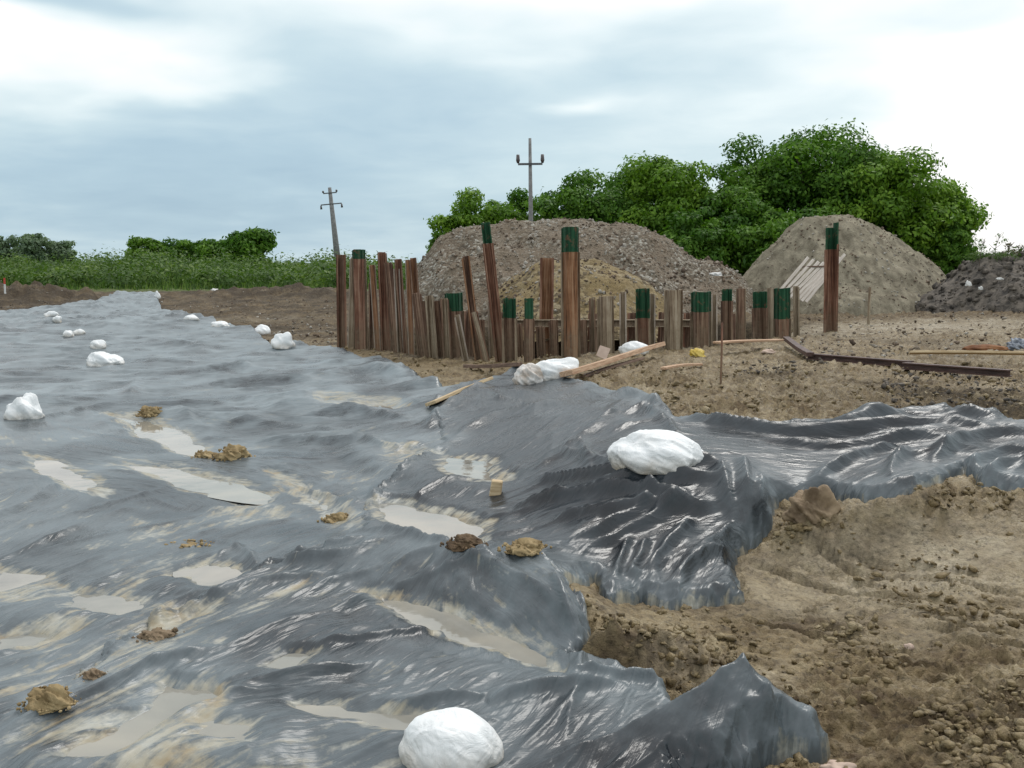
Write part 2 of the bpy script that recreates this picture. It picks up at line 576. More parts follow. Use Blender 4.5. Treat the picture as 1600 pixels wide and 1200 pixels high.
M_FIELD = mat_simple('far_field', (0.07, 0.12, 0.03), (0.20, 0.22, 0.09), 0.05, 0.95, 0.1, 0.0)

# ------------------------------------------------------------------ relief of the ground
# (photo column, photo row, height in metres) of points on the smooth ground
CTRL = [
    # open field under the sheet
    (0, 1190, 0.0), (250, 1190, 0.0), (500, 1190, 0.0), (700, 1195, 0.02), (850, 1190, 0.0), (-300, 1100, 0.0), (-300, 800, 0.0), (-300, 600, 0.02),
    (0, 1100, 0.02), (120, 1080, 0.0), (250, 1060, 0.06), (400, 1000, 0.07), (450, 1080, 0.01), (0, 960, 0.0), (150, 960, 0.0), (280, 985, -0.01),
    (0, 850, 0.04), (120, 860, 0.05), (90, 760, -0.01), (200, 800, 0.03), (300, 850, 0.01), (400, 895, 0.03), (250, 910, 0.05),
    (0, 700, 0.03), (150, 700, 0.05), (220, 670, -0.02), (300, 700, -0.03), (300, 760, 0.0), (400, 770, -0.01), (430, 820, 0.03), (500, 800, -0.02),
    (0, 640, 0.03), (150, 600, 0.04), (300, 620, 0.04), (360, 720, 0.05), (450, 700, 0.03), (450, 740, 0.05), (400, 660, 0.05), (550, 740, 0.02), (550, 660, 0.05),
    (600, 610, 0.08), (450, 600, 0.06), (300, 560, 0.05), (100, 560, 0.04), (0, 520, 0.08), (200, 490, 0.10), (350, 530, 0.09), (480, 555, 0.11),
    (560, 560, 0.13), (640, 585, 0.16), (700, 605, 0.18), (-200, 500, 0.1), (150, 475, 0.16), (230, 465, 0.22), (300, 480, 0.18), (400, 480, 0.2), (500, 490, 0.2), (500, 465, 0.28),
    # near fold crest and the slope below it
    (400, 925, 0.04), (470, 880, 0.09), (560, 850, 0.11), (620, 852, 0.14), (700, 872, 0.17), (780, 890, 0.20), (850, 910, 0.21), (890, 950, 0.17), (910, 1000, 0.08), (915, 1045, 0.03),
    (560, 930, 0.03), (650, 960, 0.0), (750, 1000, -0.01), (850, 1040, -0.01), (600, 1010, 0.04), (750, 1060, 0.03), (900, 1070, 0.03), (650, 1120, 0.03), (800, 1120, 0.04),
    # behind the crest
    (560, 815, 0.0), (640, 820, 0.02), (720, 845, 0.03), (820, 855, 0.07), (880, 872, 0.11), (700, 790, 0.07), (620, 770, 0.05), (780, 770, 0.10), (660, 735, 0.06),
    # berm
    (690, 680, 0.14), (680, 640, 0.17), (760, 605, 0.24), (800, 640, 0.24), (850, 592, 0.34), (900, 608, 0.36), (970, 640, 0.36), (860, 700, 0.22), (800, 720, 0.14),
    (1030, 660, 0.38), (950, 710, 0.34), (1030, 725, 0.38), (1100, 725, 0.38), (1150, 740, 0.37), (930, 760, 0.24), (1190, 765, 0.36),
    (1000, 800, 0.20), (1100, 800, 0.22), (1160, 830, 0.12), (930, 830, 0.15), (1020, 870, 0.08), (1100, 880, 0.06), (950, 900, 0.03), (1060, 940, 0.0), (1165, 935, -0.01), (1190, 860, 0.01),
    # right wing of the sheet and the mud bank under it
    (1150, 690, 0.37), (1290, 680, 0.36), (1300, 710, 0.30), (1430, 655, 0.40), (1430, 700, 0.36), (1560, 680, 0.40), (1700, 680, 0.40), (1250, 740, 0.33), (1350, 765, 0.33), (1500, 740, 0.36), (1600, 755, 0.36), (1750, 760, 0.36),
    (1260, 790, 0.30), (1330, 800, 0.28), (1430, 785, 0.33), (1560, 780, 0.33), (1250, 848, 0.02), (1350, 860, 0.08), (1450, 855, 0.14), (1600, 860, 0.18), (1800, 860, 0.2),
    # muddy foreground
    (1250, 900, 0.0), (1400, 920, 0.03), (1600, 940, 0.05), (1300, 1000, 0.0), (1100, 990, 0.02), (980, 960, 0.03), (1000, 1010, 0.04), (1150, 1010, 0.0), (1450, 1060, 0.02), (1600, 1080, 0.04), (1700, 1000, 0.05),
    (1100, 1090, -0.02), (1300, 1130, 0.0), (1450, 1190, 0.0), (1600, 1190, 0.02), (1150, 1190, 0.0), (1000, 1190, 0.0), (1050, 1060, -0.01),
    # plateau in front of the piles
    (700, 585, 0.20), (780, 575, 0.24), (880, 575, 0.30), (960, 600, 0.36), (1000, 575, 0.33), (1060, 640, 0.36), (1100, 600, 0.40), (1200, 640, 0.42), (1200, 600, 0.42), (1330, 640, 0.40), (1400, 600, 0.40), (1500, 640, 0.42), (1600, 620, 0.42), (1750, 620, 0.42),
    (530, 545, 0.13), (600, 552, 0.16), (660, 562, 0.18), (780, 566, 0.22), (880, 562, 0.28), (960, 552, 0.30), (1060, 548, 0.31), (1130, 540, 0.31), (1245, 527, 0.31), (1300, 518, 0.32), (1450, 540, 0.38), (1600, 540, 0.42), (1800, 540, 0.42),
    (1400, 500, 0.40), (1600, 490, 0.50), (1500, 480, 0.45), (1350, 480, 0.38), (1300, 500, 0.33),
]
_cu, _cv, _cz = [], [], []
for (px, py, z) in CTRL:
    x, y, _ = at_z(px, py, z)
    _cu.append(x / y)
    _cv.append(math.log(y))
    _cz.append(z)
_cu, _cv, _cz = map(np.array, (_cu, _cv, _cz))


def _phi(r2):
    return 0.5 * r2 * np.log(r2 + 1e-12)


n = len(_cz)
A = np.zeros((n + 3, n + 3))
A[:n, :n] = _phi((_cu[:, None] - _cu) ** 2 + (_cv[:, None] - _cv) ** 2) + 0.0006 * np.eye(n)
A[:n, n], A[:n, n + 1], A[:n, n + 2] = 1, _cu, _cv
A[n:, :n] = A[:n, n:].T
_w = np.linalg.solve(A, np.concatenate([_cz, [0, 0, 0]]))


def H0(x, y):
    """smooth ground height"""
    x, y = np.broadcast_arrays(np.asarray(x, float), np.asarray(y, float))
    sh = x.shape
    x, y = x.ravel(), y.ravel()
    out = np.empty(x.size)
    for i in range(0, x.size, 60000):
        yy = np.maximum(y[i:i + 60000], 2.0)
        u = np.clip(x[i:i + 60000] / yy, -0.62, 0.62)
        v = np.clip(np.log(yy), 1.05, 3.6)
        out[i:i + 60000] = _phi((u[:, None] - _cu) ** 2 + (v[:, None] - _cv) ** 2) @ _w[:n] + _w[n] + _w[n + 1] * u + _w[n + 2] * v
    out = np.clip(out, -0.12, 0.55)
    far = sstep(30, 48, y)
    return (out * (1 - far) + 0.05 * far).reshape(sh)


def hit0(px, py):
    """where the sight line of a photo point meets the smooth ground"""
    dx, dy, dz = ray(px, py)
    if dz > -1e-4:
        return dx / dy * 60, 60.0
    ys = np.geomspace(1.6, 70, 1400)
    xs = ys * dx / dy
    zr = EYE + dz / dy * ys
    h = H0(xs, ys)
    k = np.argmax(zr < h)
    if not (zr < h).any():
        k = len(ys) - 1
    return float(xs[k]), float(ys[k])


def poly_w(pts):
    return np.array([hit0(*p) for p in pts])


def seg_dist(x, y, poly, closed=True):
    best = np.full(x.shape, 1e9)
    m = len(poly)
    for i in range(m if closed else m - 1):
        ax, ay = poly[i]
        bx, by = poly[(i + 1) % m]
        dx, dy = bx - ax, by - ay
        L = dx * dx + dy * dy + 1e-12
        t = np.clip(((x - ax) * dx + (y - ay) * dy) / L, 0, 1)
        best = np.minimum(best, (x - ax - t * dx) ** 2 + (y - ay - t * dy) ** 2)
    return np.sqrt(best)


def inside(x, y, poly):
    c = np.zeros(x.shape, bool)
    m = len(poly)
    for i in range(m):
        ax, ay = poly[i]
        bx, by = poly[(i + 1) % m]
        if ay == by:
            continue
        cond = ((ay > y) != (by > y)) & (x < (bx - ax) * (y - ay) / (by - ay) + ax)
        c ^= cond
    return c


def sdf(x, y, poly):
    d = seg_dist(x, y, poly)
    return np.where(inside(x, y, poly), d, -d)


# adaptive fan grid
GA, GB = 100.0, 1500.0
Y0, Y1 = 2.75, 60.0


def rowcoord(y):
    return GA * np.log(y) - GB / y


def make_grid(rowf, ucount, umax=0.66):
    r0, r1 = rowcoord(Y0), rowcoord(Y1)
    nr = int((r1 - r0) * rowf)
    rr = np.linspace(r0, r1, nr)
    yt = np.geomspace(Y0 * 0.99, Y1 * 1.01, 6000)
    ys = np.interp(rr, rowcoord(yt), yt)
    us = np.linspace(-umax, umax, ucount)
    return us, ys, us[None, :] * ys[:, None], np.repeat(ys[:, None], ucount, 1)


US, YS, GX, GY = make_grid(1.0, 660)
print('grid', GX.shape)
H = H0(GX, GY)

# ------------------------------------------------------------------ sheet outlines (traced as photo points, laid on the ground)
P_NEAR = poly_w([(-500, 1450), (-100, 1195), (60, 1105), (150, 1050), (240, 992), (330, 945), (400, 908), (470, 885), (560, 848), (620, 850), (700, 866), (780, 884), (860, 893),
                 (900, 930), (928, 990), (902, 1042), (950, 1052), (1000, 1072), (1050, 1095), (1075, 1128), (1120, 1136), (1160, 1130), (1200, 1143), (1240, 1155), (1265, 1152), (1305, 1165), (1280, 1186), (1230, 1186), (1180, 1200), (1120, 1225),
                 (1060, 1230), (1000, 1400), (900, 1700)])
P_BERM = poly_w([(560, 860), (566, 815), (595, 775), (640, 745), (690, 700), (662, 645), (700, 625), (765, 600), (805, 590), (850, 592), (900, 605), (960, 620), (1020, 635),
                 (1060, 662), (1180, 675), (1290, 673), (1380, 660), (1430, 650), (1600, 672), (1900, 690), (1900, 770), (1600, 765), (1530, 762), (1508, 738), (1440, 770),
                 (1350, 790), (1290, 772), (1215, 778), (1198, 835), (1152, 868), (1150, 900), (1168, 938), (1060, 948), (1000, 932), (950, 936), (930, 905), (880, 912), (780, 900), (650, 880)])
P_LEFT = poly_w([(-900, 1500), (-900, 500), (-300, 492), (0, 492), (85, 483), (150, 474), (180, 462), (244, 461), (252, 488), (320, 501), (345, 509), (400, 523), (430, 547), (480, 551),
                 (530, 553), (600, 569), (650, 592), (700, 612), (765, 606), (780, 650), (740, 720), (680, 770), (620, 810), (620, 870), (500, 920), (350, 990), (150, 1100), (-100, 1260), (-500, 1500)])

# wrinkle directions: photo point, slope angle in the photo, strength of the wrinkles
REG = [(100, 1150, 28, 1.0), (250, 1040, 25, .9), (500, 1010, 27, 1.2), (640, 910, 42, 1.5), (800, 950, -38, 1.1), (300, 850, 22, .8), (100, 830, 26, 1.1), (300, 760, -12, .8),
       (480, 690, 6, 1.0), (600, 800, 35, 1.0), (200, 600, 2, .6), (720, 680, 25, 1.0), (860, 680, 32, 1.1), (950, 790, 16, 1.6), (1100, 800, 12, 1.6), (1090, 880, 52, 1.5), (900, 860, 22, 1.3),
       (1200, 690, -8, 1.1), (1400, 700, 10, 1.3), (1550, 700, 10, 1.4), (760, 1080, 22, 1.0), (1050, 1120, 26, .9), (500, 1150, 12, .9), (900, 620, -18, .9), (400, 560, 2, .8), (300, 690, -22, .6),
       (460, 640, 2, 1.1), (880, 1000, -48, 1.2), (0, 960, 18, .9)]
ru, rv, ra, rs = [], [], [], []
for (px, py, a, s) in REG:
    x0, y0 = hit0(px, py)
    L = 22
    x1, y1 = hit0(px + L * math.cos(math.radians(a)), py - L * math.sin(math.radians(a)))
    x0b, y0b = hit0(px - L * math.cos(math.radians(a)), py + L * math.sin(math.radians(a)))
    ra.append(math.atan2(y1 - y0b, x1 - x0b))
    ru.append(x0 / y0)
    rv.append(math.log(y0))
    rs.append(s)


def dirfield(x, y):
    u, v = x / y, np.log(y)
    c2 = np.zeros(x.shape)
    s2 = np.zeros(x.shape)
    st = np.zeros(x.shape)
    ws = np.full(x.shape, 1e-9)
    for a, b, t, s in zip(ru, rv, ra, rs):
        w = np.exp(-((u - a) ** 2 + (v - b) ** 2) / 0.012) + 1e-6
        c2 += w * math.cos(2 * t)
        s2 += w * math.sin(2 * t)
        st += w * s
        ws += w
    return 0.5 * np.arctan2(s2, c2), st / ws


ANG, STR = dirfield(GX, GY)


def ridged_dir(x, y, lam, aniso, seed, K=8, sharp=1.0):
    out = np.zeros(x.shape)
    wsum = np.zeros(x.shape)
    for k in range(K):
        t = math.pi * k / K
        w = np.maximum(np.cos(ANG - t) ** 2 - 0.72, 0) ** 1.5
        msk = w > 1e-5
        if not msk.any():
            continue
        xx, yy = x[msk], y[msk]
        ca, sa = math.cos(t), math.sin(t)
        al = xx * ca + yy * sa
        ac = -xx * sa + yy * ca
        ac = ac + 0.25 * lam * aniso ** 0.5 * pn(xx / (lam * 5), yy / (lam * 5), seed + 40)
        q = pn(al / (lam * aniso), ac / lam, seed + k * 7)
        r = 1 - np.abs(q) * 1.6
        out[msk] += w[msk] * np.sign(r) * np.abs(r) ** sharp
        wsum[msk] += w[msk]
    return out / np.maximum(wsum, 1e-6)


amp_mod = 0.55 + 0.6 * np.clip(fbm(GX * 0.9, GY * 0.9, 3, 3) + 0.4, 0, 1.3)
farf = 1 / (1 + (GY / 22) ** 2)
W1 = ridged_dir(GX, GY, 0.045, 8.0, 1)
W2 = ridged_dir(GX, GY, 0.13, 6.0, 2)
W3 = ridged_dir(GX, GY, 0.55, 3.5, 3)
W4 = ridged_dir(GX, GY, 1.5, 3.0, 4)
W5 = ridged_dir(GX, GY, 0.30, 4.0, 5)
LEFTF = 1 - .60 * sstep(.12, -.10, GX / GY) * sstep(14, 9, GY)
FOLD = LEFTF * STR * amp_mod * (0.0065 * W1 / (1 + (GY / 9) ** 2) + 0.012 * W2 + 0.018 * W3 * (0.5 + GY / 14) + 0.030 * W4 * sstep(7, 18, GY) + 0.030 * W5 * sstep(6.5, 11, GY) * (1 + GY / 25) + 0.030 * W3 * sstep(9, 20, GY)) + 0.010 * fbm(GX * .8, GY * .8, 3, 9)

# single folds: (photo points, height, half width)
STROKES = [
    ([(395, 700), (460, 697), (520, 702), (600, 690)], .07, .10), ([(262, 648), (285, 655), (302, 670)], .05, .05), ([(203, 628), (212, 612), (216, 604)], .06, .07),
    ([(330, 610), (400, 604), (500, 606)], .06, .10), ([(350, 632), (430, 636), (520, 632), (560, 638)], .06, .10), ([(500, 600), (570, 590), (640, 598)], .06, .09),
    ([(480, 660), (560, 655), (640, 662)], .05, .09), ([(400, 572), (470, 570), (540, 576)], .05, .10), ([(280, 585), (350, 580), (430, 590)], .05, .12),
    ([(180, 640), (120, 650), (60, 664)], .04, .08), ([(575, 818), (590, 782), (640, 748), (662, 742)], .07, .06), ([(555, 700), (620, 712), (660, 700)], .05, .07),
    ([(668, 680), (690, 652), (760, 612)], .07, .07), ([(690, 720), (720, 690), (790, 650)], .05, .07), ([(640, 800), (700, 772), (760, 760)], .05, .06),
    ([(340, 855), (372, 872), (402, 900)], .05, .04), ([(392, 905), (440, 900), (500, 902), (560, 880)], .07, .05), ([(440, 885), (500, 880), (580, 862)], .05, .05),
    ([(830, 768), (960, 762), (1060, 748), (1130, 745)], .08, .06), ([(900, 790), (1010, 778), (1130, 772)], .08, .06), ([(800, 812), (900, 798), (1000, 792), (1080, 800)], .08, .06),
    ([(860, 835), (960, 826), (1120, 822)], .08, .05), ([(880, 870), (950, 850), (1030, 812)], .07, .04), ([(905, 880), (990, 850), (1080, 800)], .06, .04),
    ([(1010, 915), (1050, 870), (1090, 835)], .06, .04), ([(1060, 910), (1110, 875), (1150, 838)], .05, .04), ([(1040, 940), (1090, 895), (1140, 880)], .05, .04), ([(960, 925), (975, 880), (990, 862)], .05, .03),
    ([(985, 925), (1000, 890), (1012, 870)], .05, .03), ([(940, 728), (1020, 733), (1108, 730)], .07, .05), ([(870, 720), (930, 740), (1010, 750)], .05, .05), ([(905, 700), (915, 730), (920, 760)], .04, .04),
    ([(1128, 745), (1135, 790), (1145, 840)], .06, .05), ([(1162, 738), (1166, 790), (1172, 845)], .07, .05), ([(1190, 760), (1192, 800), (1190, 840)], .05, .04),
    ([(890, 925), (925, 985), (960, 1040)], .05, .04), ([(860, 925), (880, 980), (905, 1030)], .05, .04), ([(700, 890), (790, 920), (850, 960), (890, 1010)], .05, .06),
    ([(1060, 665), (1150, 686), (1300, 700), (1450, 680), (1560, 684)], .11, .10), ([(1180, 700), (1300, 722), (1420, 706), (1500, 700)], .09, .09), ([(1450, 735), (1520, 704), (1620, 694)], .10, .08),
    ([(1270, 775), (1315, 742), (1395, 716)], .07, .05), ([(1390, 760), (1400, 735), (1440, 722)], .06, .05), ([(1500, 745), (1560, 725), (1620, 722)], .08, .07), ([(1530, 760), (1580, 745), (1640, 745)], .08, .06),
    ([(1300, 690), (1400, 668), (1480, 664), (1560, 672)], .08, .10), ([(960, 625), (1010, 640), (1050, 668)], .06, .06), ([(1000, 650), (1040, 672), (1060, 700)], .05, .05),
    ([(-20, 1190), (100, 1128), (230, 1072), (350, 1040)], .06, .06), ([(200, 1200), (330, 1142), (400, 1108), (560, 1072)], .05, .05), ([(-20, 900), (100, 850), (210, 800)], .05, .05),
    ([(-20, 828), (60, 790), (95, 768)], .05, .05), ([(300, 1060), (400, 1020), (500, 985), (620, 950)], .04, .05), ([(880, 1105), (1000, 1092), (1080, 1102)], .06, .05),
    ([(600, 1142), (680, 1128), (760, 1125)], .05, .05), ([(760, 1130), (860, 1110), (980, 1105)], .05, .06), ([(480, 1040), (600, 1025), (700, 1010)], .04, .05), ([(330, 960), (420, 930), (520, 915)], .03, .04),
    ([(0, 1045), (80, 1010), (150, 985)], .03, .04), ([(450, 960), (520, 930), (600, 905)], .04, .05), ([(520, 985), (600, 950), (680, 912)], .04, .04), ([(420, 760), (520, 790), (560, 812)], .05, .05),
    ([(600, 915), (650, 890), (700, 875)], .035, .035), ([(660, 930), (720, 905), (790, 895)], .035, .035), ]


def add_stroke(F_, pts, amp, wid, X=None, Y=None, asym=0.42, isworld=False):
    X = GX if X is None else X
    Y = GY if Y is None else Y
    P = np.array(pts) if isworld else poly_w(pts)
    # smooth the line a little
    for _ in range(2):
        Q = [P[0]]
        for a, b in zip(P[:-1], P[1:]):
            Q += [a * .75 + b * .25, a * .25 + b * .75]
        Q.append(P[-1])
        P = np.array(Q)
    m = (X > P[:, 0].min() - 4 * wid) & (X < P[:, 0].max() + 4 * wid) & (Y > P[:, 1].min() - 4 * wid) & (Y < P[:, 1].max() + 4 * wid)
    if not m.any():
        return
    x, y = X[m], Y[m]
    x = x + 0.40 * wid * pn(x / (wid * 6), y / (wid * 6), 5)
    y = y + 0.40 * wid * pn(x / (wid * 6), y / (wid * 6), 6)
    best = np.full(x.shape, 1e9)
    side = np.zeros(x.shape)
    tt = np.zeros(x.shape)
    seg = np.hypot(*(P[1:] - P[:-1]).T)
    cum = np.concatenate([[0], np.cumsum(seg)])
    for i in range(len(P) - 1):
        d = P[i + 1] - P[i]
        L = d @ d + 1e-12
        t = np.clip(((x - P[i, 0]) * d[0] + (y - P[i, 1]) * d[1]) / L, 0, 1)
        ex, ey = x - P[i, 0] - t * d[0], y - P[i, 1] - t * d[1]
        r = ex * ex + ey * ey
        k = r < best
        best = np.where(k, r, best)
        side = np.where(k, ey + 0.15 * ex * np.sign(-d[0] * d[1] + 1e-9), side)
        tt = np.where(k, (cum[i] + t * seg[i]) / cum[-1], tt)
    dist = np.sqrt(best)
    rs_ = 1.0 / (GA / y + GB / y ** 2)
    w = np.maximum(np.where(side < 0, wid * asym, wid), 1.7 * rs_)
    tap = np.clip(np.minimum(tt, 1 - tt) * 5, 0, 1) ** 0.7
    F_[m] += amp * np.exp(-(dist / w) ** 1.5) * tap * (0.85 + 0.25 * pn(x * 1.5, y * 1.5, 8))


for pts, a, w in STROKES:
    mx, my = sum(p[0] for p in pts) / len(pts), sum(p[1] for p in pts) / len(pts)
    farleft = mx < 720 and my < 720
    add_stroke(FOLD, pts, a * (1.3 if farleft else .8 if mx < 720 else 1.15), w * (.65 if farleft else .85), asym=.30 if farleft else .40)
# many lesser creases that follow the local pull of the sheet
R2 = random.Random(3)
for i in range(800):
    px, py = R2.uniform(-60, 1640), (470 + 740 * R2.random() ** 1.25) if i % 4 else R2.uniform(490, 700)
    x0, y0 = hit0(px, py)
    j = int(np.argmin(np.abs(YS - y0)))
    k = int(np.argmin(np.abs(US - x0 / y0)))
    t = ANG[j, k] + R2.gauss(0, .20)
    L = R2.uniform(.15, .75) * (0.6 + y0 / 9)
    c, s = math.cos(t) * L, math.sin(t) * L
    b = R2.gauss(0, .07) * L
    add_stroke(FOLD, [(x0 - c, y0 - s), (x0 - s * b, y0 + c * b), (x0 + c, y0 + s)], R2.uniform(.004, .013 if x0 < .05 * y0 else .022) * (0.7 + y0 / 12) * (2.2 if i % 4 == 0 and y0 > 6 else 1), R2.uniform(.010, .030) * (0.7 + y0 / 8), isworld=True, asym=R2.choice([.3, .4, .6]))

# ------------------------------------------------------------------ puddles: level water in hollows of the sheet
PUDDLES = [
    ([(425, 742), (480, 772), (525, 800), (548, 828), (510, 818), (455, 785)], 0.0, .03, .9, 'narrow beige silt streak running down to the orange brown clod'),
    ([(-20, 1008), (70, 992), (135, 1002), (60, 1030), (-20, 1036)], 0.0, .03, .9, 'cream silt puddle left of the middle overlap clod'),
    ([(268, 905), (330, 888), (385, 915), (330, 932)], 0.0, .025, .9, 'faint grey puddle below the thin smeared orange clod'),
    ([(600, 702), (655, 704), (690, 722), (640, 732)], 0.0, .03, .9, 'small cream puddle left of the small upright wooden piece'),  # outline in photo points, level offset, hollow depth, wrinkle share left, label
    ([(165, 652), (215, 655), (262, 668), (300, 690), (330, 712), (300, 718), (250, 702), (200, 680)], 0.0, .045, .45, 'long grey silty puddle beside the ochre clod, crossing the sheet'),
    ([(180, 728), (260, 734), (340, 752), (400, 775), (420, 800), (340, 790), (260, 768)], 0.0, .030, .9, 'wrinkle striped beige puddle below the long grey one'),
    ([(570, 945), (640, 955), (720, 980), (800, 1008), (870, 1045), (880, 1072), (820, 1060), (720, 1030), (640, 1000)], 0.0, .050, .5, 'long beige puddle at the foot of the dark fold slope'),
    ([(262, 1088), (330, 1098), (350, 1120), (330, 1165), (240, 1205), (120, 1215), (180, 1170), (240, 1135)], 0.0, .045, .35, 'wide grey puddle at the bottom left of the near sheet'),
    ([(405, 1065), (450, 1040), (490, 1048), (460, 1076)], 0.0, .030, .4, 'small pale grey puddle above the wide bottom left puddle'),
    ([(470, 1138), (540, 1132), (660, 1144), (680, 1166), (580, 1166), (490, 1150)], 0.0, .045, .4, 'beige puddle left of the nearest white bag'),
    ([(290, 1200), (330, 1172), (380, 1178), (390, 1205)], 0.0, .035, .4, 'small grey puddle on the bottom edge of the photo'),
    ([(585, 805), (640, 800), (700, 815), (765, 832), (760, 862), (700, 858), (640, 845), (600, 832)], 0.0, .040, .6, 'murky puddle around the brown clods behind the fold edge'),
    ([(200, 1010), (240, 975), (320, 968), (330, 978), (250, 1008)], 0.0, .030, .5, 'cream silt puddle under the brown clod at the overlap edge'),
    ([(40, 715), (90, 722), (150, 765), (170, 790), (110, 775), (60, 745)], 0.0, .030, .9, 'broken cream puddle at the left above the creased patch'),
    ([(0, 900), (70, 905), (100, 935), (60, 960), (0, 962)], 0.0, .030, 1.0, 'cream silt puddle at the left edge of the photo'),
    ([(100, 930), (180, 940), (230, 960), (190, 985), (110, 970)], 0.0, .028, 1.0, 'mottled silt puddle between the left edge and the overlap clods'),
    ([(500, 625), (600, 628), (640, 640), (560, 648), (480, 640)], 0.0, .035, .8, 'shallow grey puddle across the middle of the far sheet'),
    ([(690, 722), (760, 728), (800, 760), (730, 768), (680, 745)], 0.0, .035, .7, 'muddy puddle round the small upright block on the sheet'),
]
M_PUD = []
SILT = np.zeros(GX.shape)
FINE = FOLD.copy()
for (pts, dz, dep, wr, lab) in PUDDLES:
    P = poly_w(pts)
    m = (GX > P[:, 0].min() - .6) & (GX < P[:, 0].max() + .6) & (GY > P[:, 1].min() - .8) & (GY < P[:, 1].max() + .8)
    x, y = GX[m], GY[m]
    sc = 0.35 + P[:, 1].mean() / 8
    s = sdf(x, y, P) + 0.05 * sc * fbm(x * 3 / sc, y * 3 / sc, 3, 12)
    ins = inside(x, y, P)
    lev = float(np.percentile(H[m][ins], 66)) if ins.any() else float(H0(*P.mean(0)))
    k = sstep(-0.10 * sc, 0.04 * sc, s)
    h = H[m]
    h2 = h * (1 - k) + (lev - dep * sstep(0, 0.12 * sc, s)) * k
    ring = sstep(-0.35 * sc, -0.12 * sc, s) * (1 - k)
    h2 = np.where(ring > 0, np.maximum(h2, h2 * (1 - ring) + (lev + 0.02) * ring), h2)
    H[m] = h2
    FINE[m] = FINE[m] * (1 - (1 - min(wr * 1.1, 1)) * k) - 0.006 * k
    SILT[m] = np.maximum(SILT[m], 0.62 * sstep(-0.12 * sc, 0.0, s))
    M_PUD.append((P, lev + dz + (.062 if 'near sheet' in lab or 'fold slope' in lab or 'bag' in lab or 'bottom' in lab else .045 if 'upright block' in lab else .034), sc, lab))

# the near fold crest has to read as a loose lip: raise it, and raise edges here and there
TX = {}


def sheet(name, poly, off, label, lip=0.025, seed=0, nodrop=None):
    s = sdf(GX, GY, poly)
    s = s + 0.035 * pn(GX * 3, GY * 3, seed + 1) + 0.028 * pn(GX * 9, GY * 9, seed + 2) - 0.022 * np.abs(pn(GX * 23, GY * 23, seed + 4))
    drop = sstep(0.002, -0.014, s)
    lipn = np.clip(0.6 + 1.2 * pn(GX * 1.7, GY * 1.7, seed + 3), 0, 1.6)
    # the film thins out to the ground at its rim, with the rim fluttering in small ruffles
    rim = sstep(0.0, 0.07, s)
    ruf = 0.034 * np.abs(pn(GX * 7, GY * 7, seed + 5)) + 0.004
    z = H + off * (0.25 + 0.75 * rim) + np.where(FINE > 0.05, FINE * (0.45 + 0.55 * rim), FINE * rim) + ruf * (1 - rim)
    z = z + lip * lipn * np.exp(-((s - 0.035) / 0.035) ** 2) * (0.6 + GY / 14)
    z = z - 0.11 * drop
    keep = s > -0.06 - 0.004 * GY
    return s, z, keep


# the stiff folded flap of the nearest sheet: a tent with straight crest lines
def tent(crest, front, back):
    P = np.array([at_z(*p)[:2] for p in crest])
    Z = np.array([p[2] for p in crest])
    best = np.full(GX.shape, 1e9)
    out = np.zeros(GX.shape)
    for i in range(len(P) - 1):
        d = P[i + 1] - P[i]
        t = np.clip(((GX - P[i, 0]) * d[0] + (GY - P[i, 1]) * d[1]) / (d @ d), 0, 1)
        ex, ey = GX - P[i, 0] - t * d[0], GY - P[i, 1] - t * d[1]
        dist = np.hypot(ex, ey)
        hz = Z[i] + t * (Z[i + 1] - Z[i])
        sd = -ex * d[1] + ey * d[0]
        w = np.where(sd > 0, back, front * (hz / Z.max() * .7 + .3))
        val = hz * np.clip(1 - dist / w, 0, 1) ** np.where(sd > 0, 1.3, 1.7)
        k = dist < best
        best = np.where(k, dist, best)
        out = np.where(k, val, out)
    return out


TENT = np.maximum(tent([(860, 1215, .03), (960, 1170, .08), (1080, 1106, .17), (1160, 1050, .245)], .42, .10), tent([(1160, 1045, .25), (1215, 1110, .16), (1255, 1148, .07), (1300, 1170, .02)], .30, .10))
TENT = TENT + 0.10 * np.clip(TENT, 0, .2) * fbm(GX * 5, GY * 5, 3, 71)
tm = sstep(0.01, 0.08, TENT)
FINE = FINE * (1 - .65 * tm) + TENT

s_left, z_left, k_left = sheet('l', P_LEFT, 0.030, '', 0.010, 10)
s_berm, z_berm, k_berm = sheet('b', P_BERM, 0.045, '', 0.018, 20)
s_near, z_near, k_near = sheet('n', P_NEAR, 0.060, '', 0.016, 30)
for pts, a, w in (([(540, 852), (620, 853), (700, 869), (780, 887), (860, 897), (905, 940)], .055, .05), ([(60, 1100), (150, 1046), (240, 990), (330, 945)], .035, .04), ([(330, 945), (400, 908), (470, 884), (540, 856)], .03, .04)):
    add_stroke(z_near, pts, a, w, asym=.8)
for pts, a, w in (([(566, 820), (595, 778), (640, 748), (688, 704)], .05, .04), ([(665, 648), (700, 628), (765, 602)], .05, .05)):
    add_stroke(z_berm, pts, a, w, asym=.8)
# lower sheets pass beneath the upper ones
z_left = z_left - 0.05 * sstep(0.03, 0.12, s_berm) - 0.06 * sstep(0.03, 0.12, s_near)
z_berm = z_berm - 0.07 * sstep(0.03, 0.12, s_near)
COVER = np.maximum(np.maximum(s_left, s_berm), s_near)
TOP = np.full(GX.shape, -9.0)
for z, k in ((z_left, k_left), (z_berm, k_berm), (z_near, k_near)):
    TOP = np.where(k, np.maximum(TOP, z), TOP)

